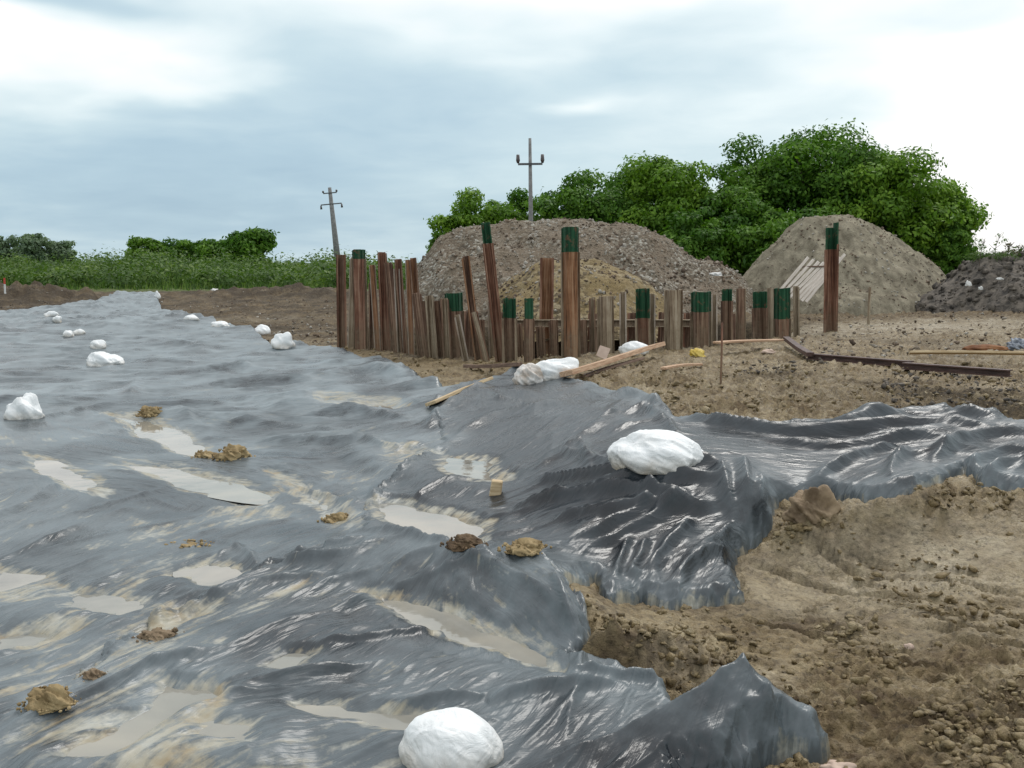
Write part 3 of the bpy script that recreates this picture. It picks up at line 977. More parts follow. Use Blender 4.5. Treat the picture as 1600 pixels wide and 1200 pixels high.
# (the pull field, the painted sky sheen and the silt are attributes of the film)
# silt lies in troughs of the folds inside loose patches
_wr = np.exp(-np.maximum(s_berm, 0) * 3) * (1 - .75 * sstep(0.05, 0.5, s_berm))
patch = sstep(-0.05, 0.60, fbm(GX * 0.9, GY * 0.9, 4, 60) + 0.40 + .12 * sstep(6.5, 4.5, GY)) * _wr
SHEEN_SILT = np.clip(0.15 + 0.38 * sstep(5, 13, GY) + 0.22 * fbm(GX * .7, GY * .7, 3, 63), 0, 1) * (1 - .85 * sstep(0.02, 0.5, s_berm))  # bluish sky sheen painted into the film colour, stronger with distance
trough = sstep(0.012, -0.022, FINE - 0.25 * 0.024)
for (px, py, r, a) in ((60, 930, .55, .9), (130, 760, .6, .8), (450, 770, .8, .6), (520, 800, .5, .9), (240, 985, .45, .9), (700, 830, .5, .7), (600, 700, .8, .35), (330, 850, .4, .6),
                       (30, 1000, .5, .7), (480, 1110, .4, .5), (560, 1180, .5, .3), (850, 640, .8, .35), (300, 830, .4, .4), (1040, 1090, .3, .9), (960, 1070, .25, .8), (820, 1100, .4, .3),
                       (230, 660, .5, .6), (700, 740, .7, .7), (150, 560, 2.0, .4), (400, 540, 2.5, .4), (480, 640, 1.2, .4), (650, 960, .4, .5), (500, 1100, .3, .4), (270, 1060, .3, .3), (1080, 930, .3, .5), (390, 880, .3, .5)):
    x0, y0 = hit0(px, py)
    patch = np.maximum(patch, a * np.exp(-(((GX - x0) / (r * 1.2)) ** 2 + ((GY - y0) / r) ** 2)))
slope_free = 1.0
SHEEN_SILT = np.clip(SHEEN_SILT + .30 * patch * _wr, 0, 1)
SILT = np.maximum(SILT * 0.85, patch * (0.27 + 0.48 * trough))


def build_sheet(name, s, z, keep, label, group):
    nr, nc = z.shape
    fk = keep[:-1, :-1] & keep[1:, :-1] & keep[:-1, 1:] & keep[1:, 1:]
    idx = np.arange(nr * nc).reshape(nr, nc)
    f = np.stack([idx[:-1, :-1][fk], idx[:-1, 1:][fk], idx[1:, 1:][fk], idx[1:, :-1][fk]], 1)
    used = np.unique(f)
    remap = np.full(nr * nc, -1, np.int64)
    remap[used] = np.arange(len(used))
    v = np.stack([GX.ravel()[used], GY.ravel()[used], z.ravel()[used]], 1)
    sil = SILT.ravel()[used] + 0.30 * sstep(0.02, -0.02, s.ravel()[used])
    me = mesh_np(name, v, remap[f], [M_TARP], attrs={'silt': sil, 'sheen_silt': SHEEN_SILT.ravel()[used], 'pull_c': np.cos(2 * ANG).ravel()[used], 'pull_s': np.sin(2 * ANG).ravel()[used]})
    return tag(link(name, me), label, 'plastic sheet', group)


G_SH = 'black plastic sheets spread over the site'
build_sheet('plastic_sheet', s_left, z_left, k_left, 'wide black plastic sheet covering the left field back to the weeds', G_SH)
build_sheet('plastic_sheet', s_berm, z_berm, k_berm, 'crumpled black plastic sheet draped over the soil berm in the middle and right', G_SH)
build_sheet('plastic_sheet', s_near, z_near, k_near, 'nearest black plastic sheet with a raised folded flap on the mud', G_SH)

for i, (P, lev, sc, lab) in enumerate(M_PUD):
    c = P.mean(0)
    Q = c + (P - c) * (1 + 0.07 * sc / max(np.hypot(*(P - c).T).mean(), .1))
    # smooth outline, one flat sheet of water
    for _ in range(2):
        Q = np.array([q for a, b in zip(Q, np.roll(Q, -1, 0)) for q in (a * .75 + b * .25, a * .25 + b * .75)])
    k = len(Q)
    v = np.concatenate([[[c[0], c[1], lev]], np.column_stack([Q, np.full(k, lev)])])
    f = [(0, j + 1, (j + 1) % k + 1) for j in range(k)]
    o = link('puddle', mesh_np('puddle', v, f, [M_WATER], smooth=False))
    tag(o, lab, None, None, 'structure')

# ------------------------------------------------------------------ ground sheet
GUS, GYS, QX, QY = make_grid(0.82, 600, 0.70)
QH = H0(QX, QY)


def resample(Z, x, y):
    """value of a field of the fine grid at world points"""
    x, y = np.asarray(x, float), np.asarray(y, float)
    r = np.clip((rowcoord(np.clip(y, Y0, Y1)) - rowcoord(Y0)) / (rowcoord(Y1) - rowcoord(Y0)) * (len(YS) - 1), 0, len(YS) - 1.001)
    c = np.clip((x / np.maximum(y, .1) - US[0]) / (US[-1] - US[0]) * (len(US) - 1), 0, len(US) - 1.001)
    i, j = r.astype(int), c.astype(int)
    fr, fc = r - i, c - j
    return (Z[i, j] * (1 - fr) * (1 - fc) + Z[i + 1, j] * fr * (1 - fc) + Z[i, j + 1] * (1 - fr) * fc + Z[i + 1, j + 1] * fr * fc)


PIT_FRONT = [(522, 541), (600, 549), (660, 558), (780, 562), (880, 559), (960, 550), (1060, 545), (1130, 538), (1200, 529), (1245, 524)]
FW = poly_w(PIT_FRONT)
PIT = np.concatenate([FW + [0, 0.12], [[FW[-1, 0] + 1.2, FW[-1, 1] + 3.6], [FW[-1, 0] - 1.0, FW[-1, 1] + 5.2], [FW[0, 0] - 0.2, FW[0, 1] + 4.6]]])


def masks(x, y):
    dark = np.zeros(x.shape)
    pale = np.zeros(x.shape)
    for (px, py, rx, ry, a) in ((1450, 620, 1.3, .55, .95), (1580, 640, 1.2, .5, .9), (1240, 590, .8, .7, .55), (20, 476, 7, 6, 1.0), (440, 466, 5.5, 6, 1.0), (330, 462, 4, 6, .8), (520, 462, 4, 6, .8), (600, 470, 5, 5, .8), (960, 470, 5, 4, .9), (1600, 655, 1, .3, .7),
                                (1380, 600, .8, .4, .5), (1000, 1045, .28, .16, .6), (1380, 1130, .5, .3, .30), (1520, 1120, .5, .5, .35), (1240, 960, .7, .2, .35), (1500, 1000, .6, .12, .4), (1300, 850, .9, .12, .45), (1100, 940, .4, .1, .5)):
        x0, y0 = hit0(px, py)
        dark = np.maximum(dark, a * np.exp(-(((x - x0) / rx) ** 2 + ((y - y0) / ry) ** 2) ** 1.3))
    for (px, py, rx, ry, a) in ((1400, 900, 1.2, .55, .8), (1280, 880, .6, .3, .5), (1500, 960, .7, .4, .5), (1420, 510, 3.5, 2.0, .6), (950, 970, .3, .3, .4), (1130, 1060, .3, .2, .7), (1580, 960, .5, .35, .5), (350, 500, 3, 1.5, .3)):
        x0, y0 = hit0(px, py)
        pale = np.maximum(pale, a * np.exp(-(((x - x0) / rx) ** 2 + ((y - y0) / ry) ** 2) ** 1.3))
    nz = fbm(x * 1.1, y * 1.1, 4, 77)
    dark = np.maximum(dark, 0.62 * sstep(15, 24, y) * (1 - 0.6 * sstep(3, 8, x) * (y < 30)))
    dark = np.maximum(dark, 0.95 * sstep(-0.5, 0.1, sdf(x, y, PIT)) * (y > FW[:, 1].min() + .3))  # darkness inside the pit is painted into the soil colour
    dark = np.clip(dark * (1 + 0.9 * nz) + 0.40 * sstep(0.35, 0.9, fbm(x * .35, y * .35, 4, 78)) * sstep(9, 16, y), 0, 1)
    pale = np.clip(pale * (1 + 0.6 * nz), 0, 1)
    return dark, pale


def ground_z(x, y, h=None):
    h = H0(x, y) if h is None else h
    cov = resample(COVER, x, y)
    cov = np.where((y > Y1 - 1) | (np.abs(x / np.maximum(y, .1)) > 0.655), -1, cov)
    dark, pale = masks(x, y)
    rough = 0.35 + 0.65 * sstep(0.15, 0.28, h) + 0.5 * sstep(-0.2, 0.5, fbm(x * .8, y * .8, 3, 50))
    rough = rough * (1 - 0.65 * pale)
    lump = 1 - np.abs(fbm(x * 2.6, y * 2.6, 3, 41))
    bil = np.abs(fbm(x * 6.5, y * 6.5, 4, 43, .55))
    fine = fbm(x * 24, y * 24, 3, 44)
    nz = rough * (0.050 * (lump - 0.6) + 0.058 * (bil - 0.3) + 0.016 * fine) + 0.005 * fine
    farz = sstep(18, 30, y)
    nz = nz + farz * 0.10 * fbm(x * .9, y * .9, 4, 46)
    z = h + nz * sstep(0.10, -0.12, cov)
    z = z - 0.035 * sstep(-0.06, 0.0, cov) - 0.08 * sstep(0.02, 0.14, cov)
    z = np.where(cov > 0.04, np.minimum(z, resample(TOP, x, y) - 0.04), z)
    # rubble rims at the far side of the site and left of the sheet
    for (px, py, rx, ry, a) in ((20, 472, 5, 2.6, .60), (450, 466, 5.5, 2.6, .50), (300, 452, 6, 3, .30), (700, 448, 8, 3, .3), (960, 470, 3, 1.6, .35), (1560, 470, 4, 2.5, .35), (-200, 475, 4, 3, .4)):
        x0, y0 = hit0(px, py)
        z = z + a * np.exp(-((x - x0) / rx) ** 2 - ((y - y0) / ry) ** 2) * (1 + 0.5 * fbm(x * 1.3, y * 1.3, 4, 91)) * sstep(0.2, -0.3, cov)
    # scarp under the lifted sheet and dug lump of brown soil
    for (px, py, rx, ry, a) in ((975, 1040, .26, .09, .13), (1040, 1028, .16, .07, .10), (1272, 790, .13, .10, .10), (1390, 790, .25, .12, .06), (1000, 590, .8, .5, .05), (1240, 850, .4, .06, .0)):
        x0, y0 = hit0(px, py)
        z = z + a * np.exp(-((x - x0) / rx) ** 2 - ((y - y0) / ry) ** 2) * (1 + 0.5 * fbm(x * 8, y * 8, 3, 93)) * sstep(0.06, -0.03, cov)
    p = sdf(x, y, PIT)
    z = z - 1.5 * sstep(0.0, 0.5, p)
    return z, cov, dark, pale


QZ, QC, QD, QP = ground_z(QX, QY, QH)
# wheel ruts in the mud
RUT = np.zeros(QX.shape)
for pts, a, w in (([(1150, 885), (1300, 905), (1450, 950), (1640, 1020)], -.045, .10), ([(1200, 860), (1350, 880), (1500, 905), (1660, 950)], -.04, .09), ([(1520, 935), (1580, 955), (1660, 985)], -.06, .05),
                  ([(1180, 985), (1300, 930), (1420, 880)], -.025, .03), ([(1250, 1000), (1380, 945), (1480, 900)], -.02, .025), ([(1100, 960), (1300, 985), (1500, 1060), (1640, 1130)], -.03, .10),
                  ([(1220, 870), (1300, 900), (1360, 940)], .02, .03), ([(1400, 960), (1480, 985), (1600, 1045)], .035, .06)):
    add_stroke(RUT, pts, a, w, QX, QY, asym=1.0)
lug = 0.6 + 0.4 * np.sign(np.sin((QX * 0.8 + QY) * 40))
QZ = QZ + 1.9 * RUT * lug * sstep(0.05, -0.05, QC)
grn = sstep(56, 60, QY + 3 * fbm(QX * .2, QY * .2, 3, 5)) * (QX < 60)
grn = grn * 0.75
nr, nc = QX.shape
idx = np.arange(nr * nc).reshape(nr, nc)
f = np.stack([idx[:-1, :-1], idx[:-1, 1:], idx[1:, 1:], idx[1:, :-1]], -1).reshape(-1, 4)
v = np.stack([QX, QY, QZ], -1).reshape(-1, 3)
# outer skirt: carry the same sheet to the horizon and behind the camera
rim = [idx[-1, :], idx[:, -1][::-1], idx[0, :][::-1], idx[:, 0]]
loop = np.concatenate([idx[-1, :-1], idx[:, -1][::-1][:-1], idx[0, :][::-1][:-1], idx[:, 0][:-1]])
lv = v[loop]
cx, cy = 0.0, 20.0
ang = np.arctan2(lv[:, 1] - cy, lv[:, 0] - cx)
ext = []
for rr, zz in ((90, 0.0), (400, 0.0), (3500, 0.0)):
    R = rr
    d = np.stack([lv[:, 0] - cx, lv[:, 1] - cy], 1)
    d = d / np.linalg.norm(d, axis=1)[:, None]
    ext.append(np.column_stack([cx + d[:, 0] * R, cy + d[:, 1] * R, np.full(len(d), zz)]))
allv = [v] + ext
base = len(v)
k = len(loop)
prev = loop
faces = [f]
for e in range(3):
    cur = base + e * k + np.arange(k)
    faces.append(np.stack([prev, cur, np.roll(cur, -1), np.roll(prev, -1)], 1)[:, ::-1])
    prev = cur
v = np.concatenate(allv)
f = np.concatenate(faces)
pad = lambda a, val: np.concatenate([a.ravel(), np.full(3 * k, val)])
gr_out = np.where(ext[0][:, 1] > 45, 0.85, 0.0)
gattr = np.concatenate([grn.ravel(), gr_out, np.where(ext[1][:, 1] > 0, 0.9, 0.6), np.full(k, 0.9)])
BR = np.zeros(QX.shape)
for (px, py, rx, ry, a) in ((1450, 1130, .9, .45, .9), (1250, 980, .7, .16, .8), (1520, 1030, .7, .16, .9), (1000, 1040, .35, .2, 1.0), (1290, 855, 1.0, .10, 1.0), (1480, 880, .9, .10, .8), (1080, 950, .5, .10, .9), (1350, 1060, .5, .2, .6), (1200, 640, 2.0, .7, .45), (1560, 800, .8, .3, .5), (1150, 1100, .3, .2, .5)):
    x0, y0 = hit0(px, py)
    BR = np.maximum(BR, a * np.exp(-(((QX - x0) / rx) ** 2 + ((QY - y0) / ry) ** 2)))
BR = np.clip(BR * (1 + 1.2 * fbm(QX * 2.5, QY * 2.5, 4, 81)) + .30 * sstep(8.5, 10.5, QY) + .35 * sstep(.1, .7, fbm(QX * 1.6, QY * 1.6, 4, 82)) + .62 * sstep(18, 26, QY), 0, 1)
ground = link('ground', mesh_np('ground', v, f, [M_GROUND], attrs={'brown': pad(BR, 0.3), 'dark': pad(QD, 0.1), 'pale': pad(QP, 0.0), 'green': gattr}))
tag(ground, 'churned tan and brown mud of the building site', None, None, 'structure')


def gz(x, y):
    """height of whatever is on top at a world point"""
    x, y = np.atleast_1d(np.asarray(x, float)), np.atleast_1d(np.asarray(y, float))
    z, cov, _, _ = ground_z(x, y)
    t = resample(TOP, x, y)
    return np.where(cov > -0.02, np.maximum(t, z), z), cov


def hit(px, py):
    """where a sight line meets the real surface"""
    dx, dy, dz = ray(px, py)
    if dz > -1e-4:
        return dx / dy * 60, 60.0, 0.0
    ys = np.geomspace(2.8, 58, 1600)
    xs = ys * dx / dy
    zr = EYE + dz / dy * ys
    h, _ = gz(xs, ys)
    k = int(np.argmax(zr < h)) if (zr < h).any() else len(ys) - 1
    return float(xs[k]), float(ys[k]), float(h[k])


# ------------------------------------------------------------------ lumpy bodies
def icosphere(sub):
    import bmesh
    bm = bmesh.new()
    bmesh.ops.create_icosphere(bm, subdivisions=sub, radius=1)
    v = np.array([p.co[:] for p in bm.verts])
    f = np.array([[q.index for q in p.verts] for p in bm.faces])
    bm.free()
    return v, f


ICO = {k: icosphere(k) for k in (1, 2, 3, 4, 5, 6)}


def n3(v, s, seed=0):
    return (pn(v[:, 0] * s + v[:, 2] * s * .7, v[:, 1] * s - v[:, 2] * s * .5, seed) + pn(v[:, 1] * s + 3.7, v[:, 2] * s + v[:, 0] * s * .6, seed + 9)) * .6


def lump_mesh(name, size, mat, seed, sub=4, rough=.25, wrinkle=0.0, flat=0.35, neck=None):
    v, f = ICO[sub]
    fr = .12 if mat is M_BAG else 1.0
    if mat is M_BAG:
        wrinkle *= .6
    d = 1 + rough * n3(v, 1.3, seed) + rough * .55 * fr * n3(v, 3.1, seed + 2) + rough * .28 * fr * n3(v, 7.3, seed + 4)
    if wrinkle:
        d = d + wrinkle * (np.abs(n3(v, 1.9, seed + 5)) * -1.0 + .3) + wrinkle * .40 * (np.abs(n3(v, 4.2, seed + 6)) * -1 + .3) + wrinkle * .12 * (np.abs(n3(v, 10.0, seed + 7)) * -1 + .3)
    p = v * d[:, None]
    if neck:
        # gathered neck of a tied bag: pull a cone out of one side
        a = Vector(neck).normalized()
        c = v @ np.array(a)
        k = sstep(0.82, 1.0, c)
        p = p + np.array(a)[None, :] * (k * (.75 if mat is M_BAG and size[0] > .6 else .3))[:, None]
        p = p * (1 - 0.0 * k[:, None])
    p[:, 2] = np.where(p[:, 2] < -flat, -flat + (p[:, 2] + flat) * .15, p[:, 2])
    p[:, 2] += flat
    p = p * np.array(size) / 2
    return mesh_np(name, p, f, [mat])


def place_lump(name, px, py, size, mat, label, cat, group=None, seed=0, rz=None, sink=0.03, **kw):
    x, y, z = hit(px, py)
    me = lump_mesh(name, size, mat, seed, **kw)
    o = link(name, me, loc=(x, y + size[1] * .35, 0), rot=(0, 0, seed * 1.3 if rz is None else rz))
    zz, _ = gz([x - size[0] * .3, x, x + size[0] * .3], [y + size[1] * .35] * 3)
    o.location.z = float(np.mean(zz)) - sink
    return tag(o, label, cat, group)


# white bags that weigh the sheets down ----------------------------
G_BAG = 'white bags weighing down the black sheets'
BAGS = [  # px, py of the foot, width px, height px, label, sub, wrinkle
    (703, 1222, 168, 82, 'nearest full white bag cut off by the bottom edge of the photo', 6, .16),
    (1032, 728, 150, 54, 'big mounded white bag on the berm, its foot tucked behind a fold', 6, .22),
    (30, 656, 56, 34, 'crumpled white bag on the sheet at the left edge of the photo', 5, .38),
    (156, 572, 56, 22, 'wide flat white bag right of the one at the left edge, further off', 5, .36),
    (150, 545, 26, 12, 'small white bag just behind the wide flat one', 4, .34),
    (104, 526, 18, 10, 'left one of two small white bags lying side by side on the far sheet', 3, .3),
    (122, 523, 18, 8, 'right one of two small white bags lying side by side on the far sheet', 3, .3),
    (88, 505, 14, 10, 'tiny white bag nearer of the two by the dark rubble rim', 3, .3),
    (77, 494, 22, 8, 'tiny white bag right at the dark rubble rim on the left', 3, .3),
    (245, 465, 10, 10, 'farthest white bag, upright at the far end of the sheet', 3, .2),
    (296, 499, 24, 8, 'flat white bag on the right border of the sheet nearest its far end', 3, .3),
    (343, 510, 28, 10, 'low white bag second from the far end on the right border', 4, .3),
    (408, 523, 28, 13, 'white bag third from the far end on the right border', 4, .3),
    (439, 546, 34, 20, 'plump white bag on the right border closest to the rusty piles', 4, .3),
]
for i, (px, py, wpx, hpx, lab, sub, wr) in enumerate(BAGS):
    x, y, z = hit(px, min(py, 1199))
    if py > 1199:
        y -= 0.05
    w, h = wpx * y / F, hpx * y / F
    size = (w * .98, w * .8, h * 1.12 / .68)
    me = lump_mesh('white_bag', size, M_BAG, 60 + i * 3, sub=sub, rough=.16 if i < 2 else .34, wrinkle=wr, flat=.36 if i < 2 else .30, neck=None if i in (0, 1, 3) else (random.uniform(-.8, .8), random.uniform(-.3, .3), .7))
    o = link('white_bag', me, loc=(x, y + size[1] * .4, 0))
    zz, _ = gz([x - w * .3, x, x + w * .3], [y + size[1] * .35] * 3)
    o.location.z = float(np.mean(zz)) - 0.03
    tag(o, lab, 'bag', G_BAG)

# the knotted bags at the top of the berm
x, y, z = hit(826, 601)
t = tag(link('white_bag', lump_mesh('white_bag', (44 * y / F, 36 * y / F, 44 * y / F), mat_simple('stained_clear_bag', (0.42, 0.34, 0.27), (0.78, 0.76, 0.74), 9, .4, .5, .4), 7, 5, .18, .3, .5),
             loc=(x, y + .1, z - .03)), 'stained translucent bag with brown contents on the berm crest', 'bag', G_BAG)
x, y, z = hit(866, 592)
tag(link('white_bag', lump_mesh('white_bag', (72 * y / F, 40 * y / F, 44 * y / F), M_BAG, 15, 5, .35, .35, .4, neck=(.9, .2, .5)), loc=(x, y + .1, z - .02), rot=(0, -.25, .2)),
    'torn white bag with a knotted end beside the stained bag on the berm crest', 'bag', G_BAG)
x, y, z = hit(990, 552)
tag(link('white_bag', lump_mesh('white_bag', (44 * y / F, 34 * y / F, 30 * y / F), M_BAG, 33, 4, .3, .4, .3), loc=(x, y, z - .02)),
    'white bag slumped at the foot of the piles behind the sawn board', 'bag', G_BAG)

# clods lying on the sheets ----------------------------------------
G_CL = 'soil clods dropped on the plastic sheets'
CLODS = [(231, 654, 40, 22, 'ochre clod on the far end of the long grey puddle', .3), (234, 676, 32, 10, 'low wet clod in the long puddle in front of an ochre clod', .3),
         (360, 718, 50, 32, 'biggest ochre clod at the right end of the long puddle', .25), (318, 715, 40, 16, 'flat brown clod left beside the biggest ochre clod', .3),
         (525, 816, 42, 22, 'orange brown clod lying in silt left of the crease', .3), (290, 855, 58, 12, 'thin smeared orange clod in the middle of the left sheet', .35),
         (725, 861, 54, 26, 'red brown clod in the murky puddle behind the fold edge', .28), (822, 868, 62, 28, 'tan clod pressed against the fold edge, right of the red brown one', .3),
         (243, 1000, 62, 28, 'brown clod farthest up the overlap edge at the left', .28), (146, 1062, 46, 30, 'middle one of three clods along the overlap edge', .3), (70, 1115, 70, 48, 'tall ochre clod at the lower end of the overlap edge', .3)]
for i, (px, py, wpx, hpx, lab, ro) in enumerate(CLODS):
    x, y, z = hit(px, py)
    w, h = wpx * y / F, hpx * y / F
    t = empty('soil_clod', (x, y + w * .3, 0))
    zz, _ = gz([x], [y + w * .3])
    t.location.z = float(zz[0]) - .02
    mat = M_CLOD if 'ochre' in lab or 'orange' in lab or 'tan' in lab else M_CLODD if 'red' in lab else M_CLODS
    link('lump', lump_mesh('lump', (w * .85, w * .7, h * 1.0), mat, 100 + i, sub=5, rough=.55, flat=.3, wrinkle=.08), t)
    vs, fs = [], []
    v1, f1 = ICO[1]
    for k in range(60):
        a, r = random.uniform(0, 6.28), w * random.uniform(.35, .75)
        s = w * random.uniform(.015, .07)
        fs.append(f1 + len(vs) * len(v1))
        vs.append(v1 * s * rng.uniform(.6, 1.2, 3) * (1 + .3 * rng.standard_normal((len(v1), 1)) * .5) + [r * math.cos(a), r * math.sin(a) * .8, s * .5 + (h * .5 if r < w * .45 else .012)])
    c = link('crumb', mesh_np('crumb', np.concatenate(vs), np.concatenate(fs), [mat], smooth=False), t)
    c['kind'] = 'stuff'
    tag(t, lab, 'clod', G_CL)
x, y, z = hit(775, 771)
b = MB()
b.box((0, 0, .045), (.075, .07, .12), Matrix.Rotation(.12, 3, 'Y'), .006)
tag(b.build('wooden_block', M_WOOD, bevel=.006, loc=(x, y, z - .02)), 'small upright tan wooden block standing in a puddle on the sheet', 'block')
x, y, z = hit(1272, 806)
tag(link('mud_lump', lump_mesh('mud_lump', (.24, .2, .24), M_CLODS, 133, 5, .5, .35, .3), loc=(x, y + .05, z - .05)), 'round mud lump standing proud on the scarp under the sheet', 'mud lump')
x, y, z = hit(1455, 1012 - 20)


# crumbs of soil strewn over the bare ground -----------------------
def scatter(name, n, region, sizes, mat, label, sub=1, lift=.35, seed=1, want=None, cat=None, flat=.7):
    R = np.random.default_rng(seed)
    pts = region(R, n)
    x, y = pts[:, 0], pts[:, 1]
    z, cov = gz(x, y)
    ok = (cov < -0.03) & (fbm(x * 1.5, y * 1.5, 3, seed * 7) + R.normal(0, .18, len(x)) > (0.12 if y.mean() < 9 else -.3))
    ok &= sdf(x, y, PIT) < 0
    x, y, z = x[ok], y[ok], z[ok]
    s = sizes[0] + (sizes[1] - sizes[0]) * R.random(len(x)) ** 3
    v1, f1 = ICO[sub]
    m = len(x)
    V = v1[None] * (1 + .38 * R.standard_normal((m, len(v1), 1))) * R.uniform(.5, 1.4, (m, 1, 3)) * s[:, None, None]
    V[..., 2] *= flat
    V += np.stack([x, y, z + s * lift], 1)[:, None, :]
    Fc = (f1[None] + (np.arange(m) * len(v1))[:, None, None]).reshape(-1, 3)
    o = link(name, mesh_np(name, V.reshape(-1, 3), Fc, [mat], smooth=False))
    return tag(o, label, cat, None, 'stuff')


def pxregion(boxes):
    def fn(R, n):
        out = []
        tot = sum(b[4] for b in boxes)
        for (x0, y0, x1, y1, w) in boxes:
            k = int(n * w / tot)
            px, py = R.uniform(x0, x1, k), R.uniform(y0, y1, k)
            a, b = (px - 800) / F, (600 - py) / F
            dy, dz = CP + SP * b, -SP + CP * b
            z = 0.3 if (y0 + y1) / 2 < 800 and (x0 + x1) / 2 > 850 else 0.05
            t = (z - EYE) / dz
            out.append(np.stack([a * t, dy * t], 1))
        return np.concatenate(out)
    return fn


scatter('soil_crumbs', 8500, pxregion([(900, 930, 1640, 1200, 2.2), (1200, 770, 1640, 870, 1.6), (1230, 830, 1640, 1200, 1.0)]), (.004, .026), M_GROUND, 'loose mud crumbs over the muddy foreground', seed=2)
scatter('soil_crumbs', 3600, pxregion([(900, 580, 1640, 670, 2), (500, 550, 900, 605, 1)]), (.006, .036), M_GROUND, 'ochre crumbs over the bank in front of the piles', seed=3)
scatter('rubble', 6000, pxregion([(250, 452, 530, 545, 2), (1250, 470, 1640, 570, 2), (-60, 455, 120, 490, .8), (900, 455, 1250, 480, .5)]), (.008, .045), M_PEBBLE, 'loose rubble and stones behind and beside the sheet', seed=4)
scatter('dark_rubble', 4200, pxregion([(1380, 590, 1640, 660, 2), (380, 450, 530, 480, 2), (-60, 455, 90, 492, 2), (1150, 575, 1290, 605, .7)]), (.006, .032), M_DEBRIS, 'dark burnt rubble patches', seed=5)

# ------------------------------------------------------------------ heaps
def heap(name, sil, Yc, mat, label, slope=.78, seed=0, rough=.12, extra=None, nx=190, ny=110, dens=0, grounds=0.0, peb=M_PEBBLE, psize=(.015, .060)):
    pts = np.array([at_depth(px, py, Yc)[::2] for px, py in sil])
    x0, x1 = pts[0, 0] - .8, pts[-1, 0] + .8
    hm = pts[:, 1].max()
    dep = hm / slope * 1.15 + .8
    xs = np.linspace(x0, x1, nx)
    ys = np.linspace(-dep, dep, ny)
    X, Y = np.meshgrid(xs, ys)

    def hz(X, Y):
        Xw = X + .35 * fbm(X * .7, Y * .7, 3, seed + 1)
        Yw = Y + .35 * fbm(X * .6 + 5, Y * .6, 3, seed + 2)
        h = np.interp(X + .08 * fbm(X * 1.5, Y * 1.5, 2, seed + 1), pts[:, 0], pts[:, 1], left=-.4, right=-.4)
        r = np.sqrt(Yw ** 2 + .18) - .42
        z = h - slope * r * (0.9 + .12 * pn(X * .8, Y * .8, seed + 3))
        # gullies and slumps
        z = z + rough * (fbm(X * 1.2, Y * 1.2, 4, seed + 4) * .6 + .35 * (1 - np.abs(fbm(X * 2.6, Y * 1.2, 3, seed + 6))) - .25)
        if extra:
            for (px, py, rx, ry, a, dyy) in extra:
                ex, _, _ = at_depth(px, py, Yc)
                z = np.maximum(z, a * np.exp(-((X - ex) / rx) ** 2 - ((Y - dyy) / ry) ** 2) * (1 + .35 * fbm(X * 2, Y * 2, 3, seed + 8)))
        return np.maximum(z, -.3)
    Z = hz(X, Y)
    k = np.arange(nx * ny).reshape(ny, nx)
    f = np.stack([k[:-1, :-1], k[:-1, 1:], k[1:, 1:], k[1:, :-1]], -1).reshape(-1, 4)
    f = f[Z.ravel()[f].max(1) > 0.0]
    v = np.stack([X, Y + Yc, Z], -1).reshape(-1, 3)
    root = empty(name, ((x0 + x1) / 2, Yc, 0))
    off = np.array([(x0 + x1) / 2, Yc, 0])
    link('heap_body', mesh_np('heap_body', v - off, f, [mat]), root)
    if dens:
        R = np.random.default_rng(seed + 70)
        x = R.uniform(x0, x1, dens)
        y = R.uniform(-dep, dep * .25, dens)
        z = hz(x, y)
        ok = z > 0.0
        x, y, z = x[ok], y[ok], z[ok]
        s = psize[0] + (psize[1] - psize[0]) * R.random(len(x)) ** 3.5
        v1, f1 = ICO[1]
        m = len(x)
        V = v1[None] * (1 + .25 * R.standard_normal((m, len(v1), 1))) * R.uniform(.6, 1.3, (m, 1, 3)) * s[:, None, None]
        V += (np.stack([x, y + Yc, z + s * .2], 1) - off)[:, None, :]
        o = link('loose_stones', mesh_np('loose_stones', V.reshape(-1, 3), (f1[None] + (np.arange(m) * len(v1))[:, None, None]).reshape(-1, 3), [peb], smooth=False), root)
        o['kind'] = 'stuff'
    tag(root, label, 'heap')
    return root


heap('gravel_heap', [(618, 470), (640, 440), (662, 402), (690, 372), (720, 358), (760, 352), (790, 347), (830, 346), (880, 341), (915, 343), (960, 350), (1000, 352), (1030, 366), (1060, 384), (1090, 404), (1125, 412), (1160, 432), (1190, 455)],
     31, M_GRAVEL, 'long grey brown gravel heap with pale stones, left of the sand heap', .62, 3, .16, extra=[(880, 0, 1.9, 1.0, 1.15, -3.4), (1030, 0, 2.2, 1.1, .75, -2.6), (1110, 0, 1.6, 1.4, .8, -.9)], dens=7000)
heap('fill_heap', [(770, 455), (800, 432), (840, 412), (880, 405), (930, 405), (975, 420), (1010, 440), (1040, 460)], 26.5, M_GRAVELY, 'low yellow brown fill heap in front of the gravel heap', .6, 13, .12, dens=1500, psize=(.02, .06), nx=90, ny=60)
heap('sand_heap', [(1118, 462), (1150, 440), (1185, 408), (1218, 372), (1250, 343), (1275, 336), (1330, 337), (1365, 349), (1392, 366), (1420, 386), (1450, 405), (1475, 428), (1500, 452)],
     31, M_SAND, 'pale grey tan sand heap under the trees, right of the gravel heap',   .68, 23, .17, dens=2500, psize=(.015, .05))
heap('debris_heap', [(1425, 478), (1470, 452), (1500, 425), (1530, 402), (1570, 397), (1620, 396), (1680, 400), (1760, 420), (1820, 450)], 27, M_DEBRIS, 'dark debris heap with white litter at the right edge', .5, 33, .22, dens=2600, peb=M_DEBRIS, psize=(.02, .12))

# ------------------------------------------------------------------ sheet piles
G_PILE = 'rusty steel sheet piles round the pit'


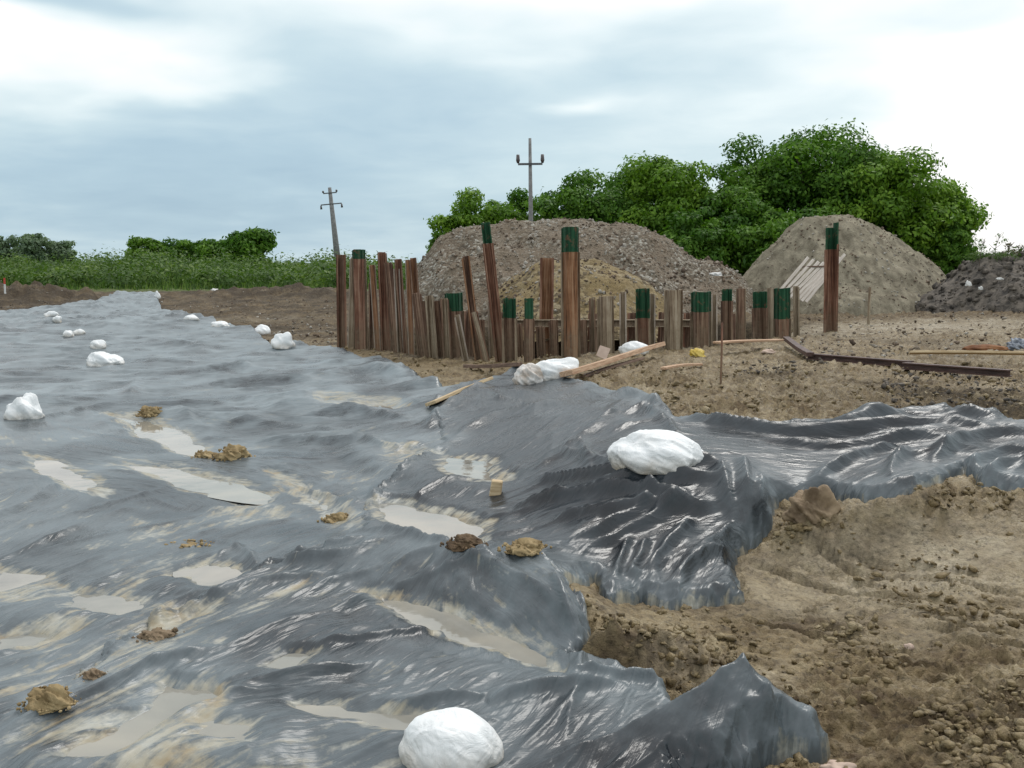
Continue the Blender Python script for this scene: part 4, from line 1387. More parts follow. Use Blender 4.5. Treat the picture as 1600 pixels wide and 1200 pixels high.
def ushape(w, d, th=0.018):
    """outline of a U sheet pile, open towards +y: lips, slanted webs and a pan; returned as strips"""
    a, b = w * .5, w * .30
    pan = [(-b, 0), (b, 0)]
    return a, b


def strip_prism(p0, p1, th, z0, z1, rag=0.0, dz=0.0):
    """vertical plate between two plan points"""
    d = Vector((p1[0] - p0[0], p1[1] - p0[1], 0))
    nrm = Vector((-d.y, d.x, 0)).normalized() * th / 2
    P = [Vector((*p0, 0)) - nrm, Vector((*p1, 0)) - nrm, Vector((*p1, 0)) + nrm, Vector((*p0, 0)) + nrm]
    vs = [p + Vector((0, 0, z0)) for p in P] + [p + Vector((0, 0, z1 + random.uniform(-rag, rag))) for p in P]
    return vs, [(3, 2, 1, 0), (4, 5, 6, 7), (0, 1, 5, 4), (1, 2, 6, 5), (2, 3, 7, 6), (3, 0, 4, 7)]


def sheet_pile(x, y, w, ztop, zbase, green=0.0, lean=0.0, leany=0.0, turn=0.0, mat=None, fmat=None, label='', face=1, fh=None, gmat=None, step=0.0):
    mat = mat or M_RUST
    fmat = fmat or M_TAN
    d = w * .52
    a, b = w * .5, w * .28
    root = empty('sheet_pile', (x, y, zbase))
    root.rotation_euler = (leany, lean, turn)
    h = ztop - zbase
    z0 = -0.9
    hb = h - green
    th = .016
    yb, yf = d / 2 * face, -d / 2 * face
    # pan and webs
    m = MB()
    m.add(*strip_prism((-b, yb), (b, yb), th, z0, hb, .004))
    m.add(*strip_prism((-b - .004, yb - face * .004), (-a * .80, yf + face * .004), th, z0, hb, .004))
    m.add(*strip_prism((b + .004, yb - face * .004), (a * .80, yf + face * .004), th, z0, hb, .004))
    m.build('pan', mat, root)
    fh = fh if fh is not None else 0
    for sgn in (-1, 1):
        m = MB()
        top = hb + (step if sgn > 0 else 0) - abs(fh) * (1 if sgn * (fh or 1) > 0 else 0)
        m.add(*strip_prism((sgn * a * .82, yf - face * .006), (sgn * a * 1.02, yf - face * .006), th * 1.2, z0, top, .003))
        m.add(*strip_prism((sgn * a * 1.02 + sgn * .006, yf - face * .010), (sgn * a * 1.02 + sgn * .006, yf + face * d * .16), th * 1.1, z0, top - .002, .003))
        m.build('interlock_edge', fmat, root)
    if green:
        m = MB()
        z1 = h
        m.add(*strip_prism((-b, yb), (b, yb), th + .004, hb, z1, .006))
        m.add(*strip_prism((-b - .004, yb - face * .004), (-a * .80, yf + face * .004), th + .004, hb, z1, .006))
        m.add(*strip_prism((b + .004, yb - face * .004), (a * .80, yf + face * .004), th + .004, hb, z1 + step, .006))
        for sgn in (-1, 1):
            m.add(*strip_prism((sgn * a * .82, yf - face * .006), (sgn * a * 1.02, yf - face * .006), th * 1.2 + .004, hb + (step if sgn > 0 else 0), z1 + (step if sgn > 0 else -.01), .006))
        m.build('painted_top', gmat or M_GREENP, root)
    return tag(root, label, 'sheet pile', G_PILE)


PILES = [  # x top, top y, x foot, foot y, width px, green px, facing, depth offset, body, edges, label
    (534, 398, 535, 543, 17, 0, 1, 0, 'd', 'r', 'leftmost tall rusty sheet pile, dull red brown'),
    (560, 390, 563, 545, 22, 14, -1, 0, 'r', 't', 'tall red pile with small green cap and pale edge, second from the left'),
    (594, 394, 603, 547, 16, 0, 1, 0, 'r', 'r', 'tall bare rusty pile leaning left, just right of the pale edged pile'),
    (606, 410, 617, 549, 14, 0, -1, .2, 'd', 'd', 'dark brown pile close behind the tall bare leaning one'),
    (624, 405, 632, 551, 12, 0, 1, .1, 'r', 'd', 'thin red pile, left one of a tight trio at the left side'),
    (636, 406, 643, 554, 10, 0, -1, .0, 'o', 'p', 'thin pale streaked pile, middle one of a tight trio at the left side'),
    (644, 403, 659, 558, 12, 0, 1, .1, 'o', 'd', 'thin orange rusty pile leaning left, right one of a tight trio'),
    (652, 458, 663, 559, 16, 0, -1, .1, 'd', 'd', 'short dark brown pile right of the tight trio'),
    (672, 462, 678, 560, 15, 0, 1, 0, 't', 't', 'short muddy tan pile left of the green capped dark pile'),
    (694, 466, 699, 562, 14, 0, 1, .1, 't', 'd', 'short muddy pile under the left of the dark green cap'),
    (708, 458, 712, 562, 30, 28, -1, .3, 'd', 't', 'short wide pile with dark green cap behind the leaning tan ones'),
    (714, 492, 728, 563, 9, 0, 1, -.1, 't', 'p', 'thin tan pile leaning left in front of the dark green cap pile'),
    (727, 400, 748, 564, 13, 0, 1, 0, 'd', 'o', 'tall bare brown pile leaning left beside the green tipped leaning pile'),
    (740, 488, 760, 565, 10, 0, -1, -.1, 't', 'r', 'low brown pile leaning left at the foot of two tall leaning piles'),
    (759, 348, 783, 566, 15, 32, 1, 0, 'r', 'r', 'tallest leaning rusty pile with green tip'),
    (768, 470, 771, 565, 13, 0, -1, .35, 't', 'p', 'pale tan pile seen behind the green tipped leaning pile'),
    (796, 466, 797, 567, 22, 31, 1, 0, 'd', 't', 'short pile with green cap just right of the tallest leaning pile'),
    (826, 466, 827, 566, 15, 32, -1, 0, 'd', 'd', 'narrow short pile with green cap left of the brown beam'),
    (892, 355, 893, 559, 29, 38, -1, 0, 'o', 't', 'tallest upright pile with dark green cap in the middle'),
    (925, 466, 926, 552, 9, 0, 1, .4, 't', 'd', 'thin muddy pile just right of the tallest upright pile'),
    (947, 463, 948, 553, 25, 0, -1, 0, 't', 't', 'short wide tan pile without cap behind the pink board scrap'),
    (973, 456, 974, 550, 11, 0, 1, .1, 't', 'p', 'narrow tan pile above the white bag at the pile foot'),
    (1004, 451, 1005, 548, 23, 46, 1, 0, 'r', 't', 'short pile with long green cap above the end of the sawn board'),
    (1019, 459, 1019, 547, 9, 0, 1, .05, 't', 'p', 'thin pale pile touching the right of the long green capped pile'),
    (1053, 453, 1053, 548, 28, 0, -1, 0, 't', 't', 'wide bare tan pile left of the widest green cap'),
    (1096, 456, 1096, 543, 33, 31, -1, 0, 'd', 't', 'short pile with the widest green cap, above the yellow scrap'),
    (1116, 460, 1116, 541, 9, 0, 1, .05, 't', 'p', 'thin pale pile touching the right of the widest green capped pile'),
    (1135, 452, 1135, 539, 17, 18, 1, .05, 'd', 'd', 'short pile with the smallest green cap behind the thin rod'),
    (1158, 451, 1158, 537, 17, 0, -1, 0, 'd', 't', 'muddy brown pile right of the smallest green cap'),
    (1186, 456, 1186, 532, 24, 25, 1, 0, 'd', 'd', 'short pile with square green cap, second green cap from the right of the row'),
    (1204, 450, 1204, 530, 10, 0, -1, .05, 't', 't', 'thin tan pile between the last two green caps of the row'),
    (1223, 450, 1223, 529, 27, 48, -1, 0, 'r', 't', 'last green capped pile of the row in front of the white slats'),
    (1244, 447, 1244, 527, 10, 0, 1, .05, 't', 't', 'thin tan pile closing the right end of the row'),
    (1298, 356, 1296, 519, 21, 33, 1, 0, 'r', 'r', 'tall lone rusty pile with green top in front of the sand heap'),
]
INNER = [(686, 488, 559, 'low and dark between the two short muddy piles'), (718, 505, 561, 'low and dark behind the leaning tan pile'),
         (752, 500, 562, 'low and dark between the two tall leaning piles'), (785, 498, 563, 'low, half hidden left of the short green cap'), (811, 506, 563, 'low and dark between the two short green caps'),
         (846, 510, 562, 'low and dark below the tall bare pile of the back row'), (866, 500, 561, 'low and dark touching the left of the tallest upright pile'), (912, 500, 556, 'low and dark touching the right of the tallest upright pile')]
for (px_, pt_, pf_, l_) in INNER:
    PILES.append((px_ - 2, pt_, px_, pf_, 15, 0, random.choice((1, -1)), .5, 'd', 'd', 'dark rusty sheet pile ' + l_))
for (px_, pt_, pf_, pb_, l_) in ((548, 402, 548, 544, 'thin tall red pile between the leftmost pile and the small green cap'), (579, 440, 582, 546, 'thin short red pile right of the pale edged pile'), (616, 420, 626, 550, 'thin leaning brown pile between the dark one and the tight trio'),
        (583, 414, 590, 546, 'thin leaning brown pile just left of the tall bare leaning one'), (663, 470, 671, 560, 'thin pale streaked pile between two short muddy piles'), (684, 470, 690, 561, 'thin short red brown pile at the left edge of the dark green cap'), (733, 452, 752, 564, 'thin leaning brown pile right of the tall bare leaning one')):
    PILES.append((px_, pt_, pf_, pb_, 10, 0, random.choice((1, -1)), random.uniform(-.05, .3), random.choice('rdot'), random.choice('dtp'), l_))
MK = {'r': M_RUST, 'd': M_RUSTD, 'o': M_RUSTO, 't': M_TAN, 'p': mat_rust('pale_worn_steel', (0.26, 0.20, 0.155), (0.40, 0.33, 0.27), (0.52, 0.46, 0.40))}
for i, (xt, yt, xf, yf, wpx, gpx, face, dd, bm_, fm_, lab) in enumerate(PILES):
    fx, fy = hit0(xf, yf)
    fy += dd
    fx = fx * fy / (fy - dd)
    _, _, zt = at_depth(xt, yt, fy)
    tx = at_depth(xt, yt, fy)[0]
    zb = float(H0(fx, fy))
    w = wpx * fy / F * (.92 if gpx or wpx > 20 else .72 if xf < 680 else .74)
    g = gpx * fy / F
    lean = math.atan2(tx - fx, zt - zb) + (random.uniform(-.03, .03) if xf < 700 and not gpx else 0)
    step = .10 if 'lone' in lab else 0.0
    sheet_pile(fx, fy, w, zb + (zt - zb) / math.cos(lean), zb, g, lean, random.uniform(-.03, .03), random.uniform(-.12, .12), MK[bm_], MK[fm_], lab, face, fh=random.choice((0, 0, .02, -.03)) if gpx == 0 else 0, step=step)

# back row across the pit
bx0, by0 = PIT[-1]
bx1, by1 = PIT[-2]
BACK = [(672, 'beyond the dark green cap', 460), (735, 'seen between the leaning piles', 474), (790, 'seen beside the short green cap', 476), (853, 'bare and tall, standing beyond the brown beam', 403), (930, 'seen right of the tallest upright pile', 478), (990, 'seen left of the long green cap', 477),
        (1040, 'seen beside the wide bare pile', 476), (1078, 'seen left of the widest green cap', 477), (1150, 'seen behind the smallest green cap', 478)]
BY = at_z(900, 488, 0.25)[1]
BY = min(max(BY, 19.0), 23.0)
for (px, lab, ytop) in BACK:
    w = (20 if ytop > 410 else 19) * BY / F
    x, _, zt = at_depth(px, ytop if ytop < 410 else ytop + 12, BY)
    zt = zt if ytop < 410 else zt
    sheet_pile(x, BY, w, zt, -.6, 0, 0.01, 0, random.uniform(-.1, .1), M_RUSTO if ytop < 410 else M_RUSTD, M_RUST, ('rusty pile ' if ytop < 410 else 'short rusty back row pile ') + lab, random.choice((1, -1)))
# waler beam along the back row
xa, _, za = at_depth(800, 500, BY - .25)
xb, _, zb_ = at_depth(1090, 492, BY - .25)
t = empty('waler_beam', (xa, BY - .25, za - .05))
L = xb - xa
m = MB()
m.box((L / 2, 0, .05), (L, .16, .018))
m.box((L / 2, 0, -.09), (L, .16, .018))
m.build('flange', M_TAN, t)
m = MB()
m.box((L / 2, 0, -.02), (L, .016, .12))
m.build('web', M_RUSTD, t)
tag(t, 'long rusty steel beam lying level across the back of the pit', 'beam')

# ------------------------------------------------------------------ boards and beams on the ground
def board(p0, p1, width, thick, mat, name, label, cat, lift=.03, roll=0.0, grp=None):
    a, b = Vector(p0), Vector(p1)
    d = b - a
    L = d.length
    m = MB()
    n_ = 7
    # gently warped plank with slightly uneven ends
    ph = random.random() * 6
    vs = []
    for i in range(n_ + 1):
        s = i / n_
        wz = .006 * math.sin(ph + s * 4) * min(L, 2)
        e = random.uniform(-.006, .006) if i in (0, n_) else 0
        vs += [(s * L + e, -width / 2, -thick / 2 + wz), (s * L - e, width / 2, -thick / 2 + wz), (s * L - e, width / 2, thick / 2 + wz), (s * L + e, -width / 2, thick / 2 + wz)]
    fs = []
    for i in range(n_):
        k = i * 4
        fs += [(k, k + 1, k + 5, k + 4), (k + 1, k + 2, k + 6, k + 5), (k + 2, k + 3, k + 7, k + 6), (k + 3, k, k + 4, k + 7)]
    fs += [(3, 2, 1, 0), (n_ * 4, n_ * 4 + 1, n_ * 4 + 2, n_ * 4 + 3)]
    m.add(vs, fs)
    o = m.build(name, mat, bevel=min(.004, thick * .2))
    xd = d.normalized()
    yd = Vector((0, 0, 1)).cross(xd).normalized()
    zd = xd.cross(yd)
    Mx = Matrix((xd, yd, zd)).transposed().to_4x4() @ Matrix.Rotation(roll, 4, 'X')
    Mx.translation = a + Vector((0, 0, lift))
    o.matrix_world = Mx
    return tag(o, label, cat, grp)


def h3(px, py, dz=0.0):
    x, y, z = hit(px, py)
    return (x, y, z + dz)


board(h3(672, 638, .02), h3(764, 600, .02), .13, .035, M_WOOD, 'plank', 'pale fresh plank lying on the sheet edge left of the bags', 'plank', .03, -.35)
board(h3(884, 594, .03), h3(1032, 556, .10), .15, .06, M_WOODP, 'plank', 'thick pinkish sawn board running from the berm bags to the piles', 'plank', .05, -.25)
board(h3(905, 592, .0), h3(1000, 566, .02), .13, .03, M_WOODD, 'plank', 'dark board half hidden beneath the thick pinkish one', 'plank', .0, -.2)
board(h3(728, 576, .03), h3(812, 576, .03), .08, .05, M_WOODD, 'plank', 'thin reddish brown plank at the foot of the leaning piles', 'plank', .01)
board(h3(1036, 580, .02), h3(1094, 572, .02), .07, .03, M_WOODP, 'plank', 'thin reddish strip of wood right of the pinkish board', 'plank', .01)
board(h3(1120, 552, .08), h3(1218, 546, .08), .16, .03, M_WOODP, 'plank', 'broad grey pink board lying over a dark hollow by the last piles', 'plank', .07)
board(h3(1420, 572, .08), h3(1700, 574, .08), .10, .03, M_WOOD, 'plank', 'long fresh yellow plank reaching out of the right edge', 'plank', .08, -.3)
x, y, z = hit(942, 563)
b = MB()
b.box((0, 0, .09), (.15, .02, .17), Matrix.Rotation(.35, 3, 'Y') @ Matrix.Rotation(-.5, 3, 'X'), .012)
tag(b.build('board_scrap', M_PINK, bevel=.003, loc=(x, y, z)), 'pale pink board scrap tilted up by the pinkish sawn board', 'board')


def steel_beam(P0, P1, hgt, fl, label):
    a, b = Vector(P0), Vector(P1)
    d = b - a
    L = d.length
    t = empty('steel_beam', a)
    t.rotation_euler = (0, -math.atan2(d.z, math.hypot(d.x, d.y)), math.atan2(d.y, d.x))
    for zc in (hgt, 0.0):
        m = MB()
        m.box((L / 2, 0, zc), (L, fl, .014))
        m.build('flange', M_BROWN, t)
    m = MB()
    m.box((L / 2, 0, hgt / 2), (L, .012, hgt - .016))
    m.build('web', M_BROWN, t)
    return tag(t, label, 'beam', 'brown steel beams lying on the plateau')


steel_beam(h3(1262, 563, .02), h3(1424, 577, .02), .065, .10, 'upper brown steel beam starting near the last piles')
steel_beam(h3(1412, 578, .01), h3(1578, 592, .02), .065, .10, 'lower brown steel beam ending in front of the long yellow plank')
board(h3(1228, 540, .06), h3(1266, 562, .02), .10, .06, M_BROWN, 'beam_stub', 'short dark brown beam stub pointing at the end of the pile row', 'beam', .04)
x, y, z = hit(1540, 546)
tag(link('rusty_plate', lump_mesh('rusty_plate', (.62, .3, .13), mat_simple('rusty_ground_plate', (.14, .055, .025), (.26, .12, .05), 6), 3, 4, .2, .2, .1), loc=(x, y, z - .02)), 'flat rust coloured scrap lying left of the grey rag', 'scrap')
x, y, z = hit(1592, 546)
tag(link('rag', lump_mesh('rag', (.30, .25, .24), M_GREYB, 8, 5, .35, .5, .2), loc=(x, y, z - .02)), 'crumpled grey blue rag at the right edge of the photo', 'rag')
x, y, z = hit(1089, 556)
tag(link('yellow_scrap', lump_mesh('yellow_scrap', (.19, .15, .17), M_YELLOW, 28, 4, .4, .6, .3), loc=(x, y, z - .01)), 'small crumpled yellow scrap in front of the widest green capped pile', 'scrap')
x, y, z = hit(1200, 552)
tag(link('litter_scrap', lump_mesh('litter_scrap', (.20, .12, .09), M_PINK, 48, 3, .4, .5, .2), loc=(x, y, z)), 'pale pinkish scrap lying in front of the broad grey pink board', 'scrap')
# rod and stake
x, y, z = hit(1126, 600)
m = MB()
m.tube([(0, 0, -.2), (.003, 0, .3), (0, 0, 92 * y / F)], [.011, .011, .010], 8)
tag(m.build('marker_rod', M_RUST, loc=(x, y, z), smooth=True), 'thin rusty rod standing upright on the bank before the piles', 'rod')
x, y, z = hit(1357, 506)
m = MB()
m.box((0, 0, .3), (.05, .04, .95), None, .004)
tag(m.build('wooden_stake', M_TAN, loc=(x, y, z)), 'thin grey wooden stake standing right of the lone tall pile', 'stake')
x, y, z = hit(8, 458)
t = empty('marker_stake', (x, y, z))
m = MB()
m.box((0, 0, .1), (.06, .04, .4))
m.build('shaft', M_WHITE, t)
m = MB()
m.box((0, 0, .42), (.06, .04, .24))
m.build('red_tip', M_REDP, t)
tag(t, 'small red and white marker stake by the weeds at the left edge', 'stake')

# white slatted rack leaning on the sand heap: slats run up to the right
RY = 24.8
t = empty('slatted_rack', (*at_depth(1262, 470, RY)[:2], at_depth(1262, 470, RY)[2]))
o0 = t.location.copy()
for i in range(8):
    s = i / 7
    a = Vector(at_depth(1213 + 46 * s, 461 + 11 * s, RY - .35)) - o0
    b = Vector(at_depth(1263 + 57 * s, 402 - 5 * s + 18 * math.sin(s * 3.14) * .6, RY + .25)) - o0
    d = (b - a)
    m = MB()
    m.box((d.length / 2, 0, 0), (d.length, .072, .03), None, .004)
    sl = m.build('slat', M_WOODG, t, bevel=.003)
    xd = d.normalized()
    yd = Vector((0.75, -.1, -.65))
    yd = (yd - yd.dot(xd) * xd).normalized()
    zd = xd.cross(yd)
    Mx = Matrix((xd, yd, zd)).transposed().to_4x4()
    Mx.translation = a
    sl.matrix_basis = Mx
for q in (.25, .75):
    a = Vector(at_depth(1213 + 50 * q, 461 - 59 * q, RY - .35 + .6 * q + .05)) - o0
    b = Vector(at_depth(1259 + 61 * q, 472 - 75 * q, RY - .35 + .6 * q + .05)) - o0
    d = b - a
    m = MB()
    m.box((d.length / 2, 0, 0), (d.length, .06, .03))
    rl = m.build('rail', M_WOODD, t)
    xd = d.normalized()
    yd = Vector((0, 1, 0))
    yd = (yd - yd.dot(xd) * xd).normalized()
    Mx = Matrix((xd, yd, xd.cross(yd))).transposed().to_4x4()
    Mx.translation = a
    rl.matrix_basis = Mx
tag(t, 'whitish wooden slatted rack leaning on the foot of the sand heap', 'rack')

# litter: pieces that show
LIT = [(1404, 474, 34, 5, M_WHITE, 'flat pale slab at the foot of the sand heap'), (1068, 440, 12, 4, M_WHITE, 'white scrap at the right foot of the gravel heap'),
       (1118, 430, 16, 5, M_WHITE, 'pale scrap in the dip between the two heaps'), (1513, 446, 10, 12, M_WHITE, 'upper white scrap on the dark debris heap'), (1532, 452, 8, 8, M_WHITE, 'right white scrap on the dark debris heap'),
       (1508, 462, 18, 6, M_WHITE, 'lowest white scrap under the dark debris heap'), (1562, 436, 14, 5, M_WHITE, 'grey white stick on the dark debris heap'), (440, 445, 12, 5, M_WHITE, 'pale stone at the foot of the far weeds'),
       (335, 443, 10, 4, M_WHITE, 'small pale scrap at the foot of the far weeds, left of the pale stone'), (1420, 1010, 14, 8, M_PINK, 'small pale stone lying in the muddy ruts'), (1308, 1196, 44, 8, M_PINK, 'pale reddish stick at the bottom edge on the mud')]
for i, (px, py, wpx, hpx, mt, lab) in enumerate(LIT):
    x, y, z = hit(px, py)
    if 'heap' in lab and 'foot' not in lab and 'under' not in lab:
        y = 24.9 if px > 1400 else 29.0
        x, y, z = at_depth(px, py, y)
    y_ = y
    w, h = wpx * y_ / F, hpx * y_ / F
    if 'debris' in lab:
        w, h = w * .7, h * .55
    tag(link('litter_scrap' if 'stick' not in lab else 'stick', lump_mesh('litter', (w, w * .6, h * 1.5), mt, 300 + i, 3, .7, .9, .2), loc=(x, y_, z - .01)), lab, 'scrap', 'scraps strewn over the site')

# ------------------------------------------------------------------ poles
def pole(px_t, py_t, px_b, Y, arms, label, width=.26):
    bx, _, _ = at_depth(px_b, 410, Y)
    tx, _, tz = at_depth(px_t, py_t, Y)
    lean = math.atan2(tx - bx, tz)
    L = math.hypot(tx - bx, tz)
    t = empty('power_pole', (bx, Y, 0))
    t.rotation_euler = (0, lean, 0)
    m = MB()
    m.tube([(0, 0, -.3), (0, 0, L * .5), (0, 0, L)], [width * .62, width * .45, width * .28], 10)
    m.build('shaft', M_CONC, t, smooth=True)
    for (dz, half, up) in arms:
        m = MB()
        m.box((0, -.12, L - dz), (half * 2, .09, .09))
        m.build('crossarm', M_METAL, t)
        for s in (-1, 1):
            m = MB()
            if up > 0:
                m.tube([(s * half, -.12, L - dz + .04), (s * half, -.12, L - dz + up * .4), (s * half, -.12, L - dz + up)], [.05, .09, .07], 8)
            else:
                m.tube([(s * half, -.12, L - dz - .04), (s * half, -.12, L - dz + up)], [.06, .09], 8)
            m.build('insulator', M_PORC, t, smooth=True)
    return tag(t, label, 'power pole', 'power poles beyond the site')


pole(515, 293, 531, 85, [(.45, .55, -.0 + .22), (1.35, .85, -.35)], 'short leaning grey power pole with two crossarms, on the left', .50)
pole(828, 216, 831, 47, [(1.15, .55, .42)], 'thin upright power pole with one crossarm behind the gravel heap', .24)

# ------------------------------------------------------------------ foliage
def leaves(name, centers, radii, count, size, mat, seed, parent=None, up=.35, shell=.62, aspect=.5, droop=0.0, kind=None, off=(0, 0, 0)):
    R = np.random.default_rng(seed)
    centers = np.asarray(centers, float)
    radii = np.asarray(radii, float)
    vol = (radii.prod(1)) ** (2 / 3)
    k = R.choice(len(centers), count, p=vol / vol.sum())
    d = R.standard_normal((count, 3))
    d /= np.linalg.norm(d, axis=1)[:, None]
    r = shell + (1.08 - shell) * R.random(count) ** .6
    # twigs poke out of the outline here and there
    r = r * (1 + .22 * (R.random(count) < .06) * R.random(count))
    lumpn = 1 + .34 * n3(d * 1.0 + centers[k] * .7, 2.2, seed) + .14 * R.standard_normal(count)
    p = centers[k] + d * radii[k] * (r * lumpn)[:, None]
    nrm = d + R.standard_normal((count, 3)) * .5 + [0, 0, up]
    nrm /= np.linalg.norm(nrm, axis=1)[:, None]
    a = np.cross(nrm, R.standard_normal((count, 3)))
    a /= np.linalg.norm(a, axis=1)[:, None]
    b = np.cross(nrm, a)
    s = size * R.uniform(.55, 1.35, count)
    A, B = a * s[:, None], b * (s * aspect)[:, None]
    # a leaf sprig: pointed quad, folded a little
    v = np.stack([p - A, p + B - .15 * A + nrm * (s * .12)[:, None], p + A, p - B - .15 * A + nrm * (s * .12)[:, None]], 1).reshape(-1, 3) - np.array(off)
    f = np.arange(count * 4).reshape(-1, 4)
    lobe_tone = R.random(len(centers))
    tone = np.repeat(np.clip(.5 * lobe_tone[k] + .5 * R.random(count), 0, 1), 4)
    o = link(name, mesh_np(name, v, f, [mat], smooth=False, attrs={'tone': tone}), parent)
    if kind:
        o['kind'] = kind
    return o


def tree(px, hw, ytop, Y, label, mat=M_LEAF, count=13000, leaf=.20, zlow=.9, lobes=44, seed=0, group=None, name='leafy_tree', cat='tree', depthf=.8):
    lobes = int(lobes * 1.5)
    R = np.random.default_rng(seed)
    x, _, zt = at_depth(px, ytop, Y)
    rx = hw * Y / F
    zc = (zt + zlow) / 2
    rz = (zt - zlow) / 2
    root = empty(name, (x, Y, 0))
    C, Rd = [], []
    while len(C) < lobes:
        d = R.standard_normal(3)
        d /= np.linalg.norm(d)
        q = (.55 + .38 * R.random()) if len(C) < lobes * .8 else .4 * R.random()
        lr = (0.12 + .20 * R.random()) * min(rx, rz * 1.1) * 1.15
        c = np.array([d[0] * rx * q * 1.08, d[1] * rx * depthf * q, zc + d[2] * rz * q])
        c[2] = min(c[2], zt - lr * .75)
        C.append(c)
        Rd.append([lr * R.uniform(1.0, 1.4), lr * 1.2, lr * R.uniform(.55, .9)])
    leaves('crown', C, Rd, int(count * 2.0), leaf * (.62 if leaf < .3 else .62), mat, seed + 5, root)
    # trunk and limbs
    m = MB()
    tr = max(.10, rz * .055)
    m.tube([(0, 0, -.2), (.1, .05, zc * .4), (.05, 0, zc * .8)], [tr * 1.35, tr, tr * .8], 9)
    m.build('trunk', M_BARK, root, smooth=True)
    top = Vector((.05, 0, zc * .8))
    m = MB()
    for j in range(9):
        c = Vector(C[int(R.integers(0, lobes))])
        st = Vector((.08, .02, zc * (.35 + .45 * R.random())))
        mid = (st + c) / 2 + Vector((R.normal() * .2, R.normal() * .2, .25))
        m.tube([st, mid, c], [tr * .55, tr * .35, tr * .1], 6)
    m.build('limbs', M_BARK, root, smooth=True)
    tag(root, label, cat, group)
    return root


G_T = 'leafy trees behind the heaps'
tree(730, 50, 293, 60, 'small bright tree at the left end of the grove, above the gravel heap', M_LEAF, 8000, .20, .6, 36, 1, G_T)
tree(797, 48, 291, 63, 'small darker tree just left of the upright power pole', M_LEAFD, 8000, .20, .6, 36, 2, G_T)
tree(905, 78, 258, 61, 'round tree just right of the upright power pole', M_LEAFD, 14000, .22, .6, 46, 3, G_T)
tree(975, 55, 262, 66, 'half hidden tree between the round tree and the middle peak of the grove', M_LEAFD, 8000, .22, .6, 36, 14, G_T)
tree(1042, 76, 238, 60, 'bright tree forming the middle peak of the grove', M_LEAF, 14000, .22, .6, 46, 4, G_T)
tree(1135, 68, 285, 58, 'lower dark tree in the dip left of the big crown', M_LEAFD, 12000, .22, .4, 46, 5, G_T)
tree(1190, 78, 216, 62, 'tall tree forming the left shoulder of the big crown', M_LEAFD, 15000, .22, .6, 48, 6, G_T)
tree(1290, 108, 199, 61, 'tallest broad tree of the grove behind the sand heap', M_LEAFD, 22000, .23, .6, 62, 7, G_T)
tree(1385, 88, 226, 59, 'bright broad tree right of the tallest one', M_LEAF, 18000, .23, .6, 54, 8, G_T)
tree(1455, 66, 282, 60, 'lower tree at the right side of the grove', M_LEAF, 12000, .22, .5, 44, 9, G_T)
tree(1492, 38, 338, 58, 'small dark bush like tree at the right foot of the grove', M_LEAFD, 6000, .20, .3, 30, 10, G_T)
tree(1240, 90, 320, 56, 'dark low tree directly behind the sand heap', M_LEAFD, 12000, .22, .3, 46, 11, G_T)
tree(1075, 60, 330, 56, 'dark low tree behind the right end of the gravel heap', M_LEAFD, 9000, .22, .3, 40, 12, G_T)
tree(765, 60, 315, 61, 'low leafy tree filling the gap left of the upright power pole', M_LEAF, 8000, .20, .3, 40, 15, G_T)
tree(690, 22, 345, 59, 'small shrub at the far left foot of the grove', M_LEAF, 2500, .20, .3, 20, 16, G_T)
G_F = 'far trees beyond the left weeds'
tree(5, 26, 366, 210, 'pale far tree cut off by the left edge of the photo', M_LEAFP, 2500, .55, .5, 26, 21, G_F)
tree(48, 26, 360, 200, 'pale grey green far tree at the left', M_LEAFP, 3000, .55, .5, 28, 22, G_F)
tree(88, 26, 371, 205, 'lower pale far tree right of the pale grey green one', M_LEAFP, 2500, .55, .5, 26, 23, G_F)
tree(230, 30, 368, 110, 'green bushy tree at the left of the far row of four', M_LEAF, 3200, .36, .3, 28, 24, G_F)
tree(288, 42, 371, 112, 'green bushy tree second from the left in the far row', M_LEAFD, 3200, .36, .3, 28, 25, G_F)
tree(345, 36, 369, 110, 'green bushy tree third from the left in the far row', M_LEAFD, 3200, .36, .3, 28, 26, G_F)
tree(390, 38, 357, 105, 'tallest bushy tree at the right end of the far row', M_LEAFD, 5200, .36, .3, 34, 27, G_F)

# weeds and shrubs along the far edge of the site: one uncountable belt
R = np.random.default_rng(9)
C, Rd = [], []
for i in range(420):
    px = R.uniform(-250, 760)
    Y = R.uniform(62, 92)
    x = (px - 800) / F * Y
    top = at_depth(px, 393 + 5 * math.sin(px * .021) + R.uniform(-5, 13) - (6 if 120 < px < 430 else 0), Y)[2]
    h = max(top, .6) * (0.55 + .45 * (Y - 62) / 30)
    C.append((x, Y, h * .45))
    Rd.append((R.uniform(.6, 1.6), R.uniform(.6, 1.3), h * .55))
leaves('weed_belt', C, Rd, 66000, .145, M_WEED, 31, kind='stuff', up=.6, shell=.40, aspect=.55)
tag(bpy.data.objects['weed_belt'], 'belt of tall green weeds and shrubs along the far edge', None, None, 'stuff')
# grass blades that stand in front and on top of the belt
k = 12000
px = R.uniform(-250, 780, k)
Y = R.uniform(60, 90, k)
x = (px - 800) / F * Y
h = R.uniform(.35, 1.0, k) * np.interp(Y, [60, 66, 90], [.4, 1.1, 2.6])
w = R.uniform(.02, .05, k)
tilt = R.normal(0, .22, k) * h
z0 = np.zeros(k)
v = np.stack([np.stack([x - w, Y, z0], 1), np.stack([x + w, Y, z0], 1), np.stack([x + tilt, Y + R.normal(0, .1, k), h], 1)], 1).reshape(-1, 3)
o = link('tall_grass', mesh_np('tall_grass', v, np.arange(3 * k).reshape(-1, 3), [M_WEED], smooth=False, attrs={'tone': np.repeat(R.random(k), 3)}))
tag(o, 'tall grass in front of the weed belt', None, None, 'stuff')
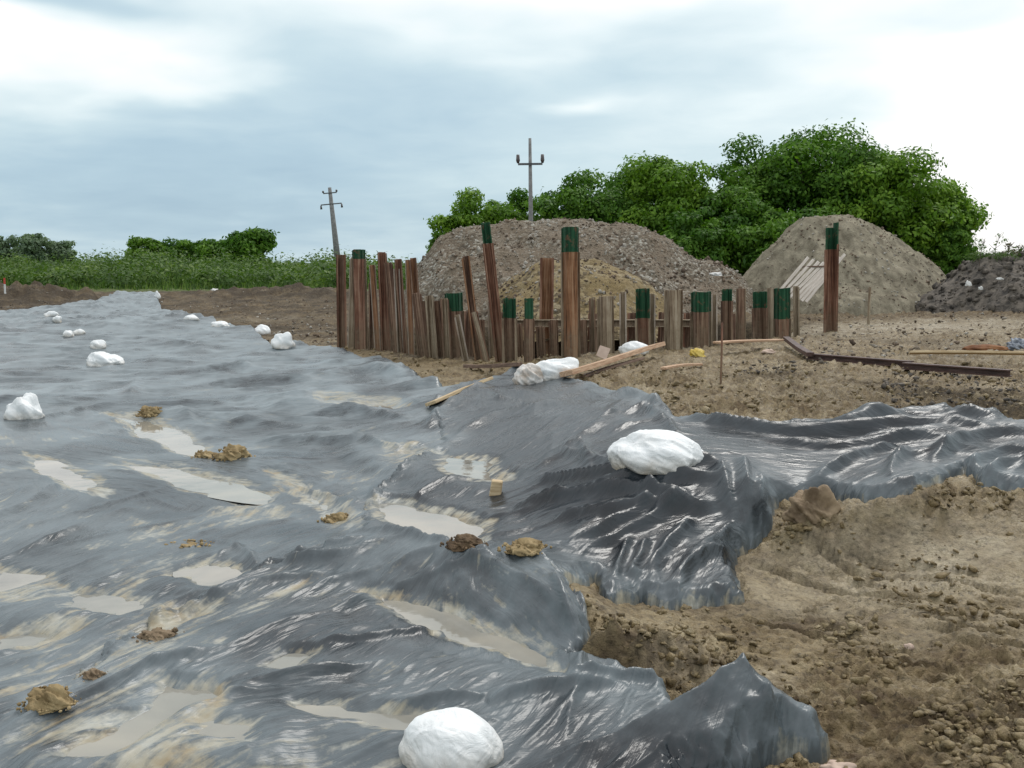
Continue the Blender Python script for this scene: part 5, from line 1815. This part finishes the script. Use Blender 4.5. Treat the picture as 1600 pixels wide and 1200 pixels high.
# growth round the right side, far field
C, Rd = [], []
for i in range(90):
    px = R.uniform(1470, 1900)
    Y = R.uniform(70, 120)
    C.append(((px - 800) / F * Y, Y, .5))
    Rd.append((R.uniform(1, 2.2), 1.2, R.uniform(1.5, 2.4)))
leaves('field_weeds', C, Rd, 7000, .3, M_WEED, 37, kind='stuff', up=.6, shell=.4, aspect=.35)
tag(bpy.data.objects['field_weeds'], 'green weeds on the far field at the right', None, None, 'stuff')


# dry stalks on the debris heap
def stalk(px, py_b, py_t, Y, label, seed, mat=M_DRY, n=60):
    R = np.random.default_rng(seed)
    x, _, zb = at_depth(px, py_b, Y)
    _, _, zt = at_depth(px, py_t, Y)
    h = zt - zb
    t = empty('weed_plant', (x, Y, zb))
    m = MB()
    bend = R.uniform(.1, .35) * h
    m.tube([(0, 0, -.3), (bend * .3, 0, h * .5), (bend, 0, h)], [.010, .008, .004], 5)
    for j in range(5):
        q = R.uniform(.3, .9)
        b0 = Vector((bend * q * q, 0, h * q))
        m.tube([b0, b0 + Vector((R.normal() * .12, R.normal() * .08, .14))], [.006, .003], 4)
    m.build('stem', M_BARK, t)['kind'] = 'stuff'
    C = [(bend * q * q + R.normal() * .05, R.normal() * .05, h * q) for q in (.4, .6, .75, .9, 1.0)]
    leaves('leaf_cluster', C, [(.09, .09, .07)] * 5, n, .035, mat, seed, t, shell=.2, kind='stuff')
    return tag(t, label, 'weed', 'weeds on the debris heap')


stalk(1530, 402, 376, 26.6, 'small dark weed left of the tallest on the debris heap', 51, M_LEAFD)
stalk(1553, 400, 367, 26.6, 'tallest thin weed standing on the debris heap', 52, M_LEAFD)
stalk(1574, 400, 382, 26.6, 'low dry weed right of the tallest on the debris heap', 53)
stalk(1592, 400, 385, 26.6, 'dry weed on the debris heap at the right edge', 54)
R = np.random.default_rng(77)
C = [((px - 800) / F * 26.8, 26.8 + R.uniform(-.4, .5), EYE + (410 - 400) / F * 26.8) for px in R.uniform(1515, 1800, 34)]
leaves('dry_grass', C, [(.22, .25, .12)] * 34, 3500, .05, M_WEED, 78, kind='stuff', up=.8, shell=.2, aspect=.2)
tag(bpy.data.objects['dry_grass'], 'thin grass on top of the debris heap', None, None, 'stuff')
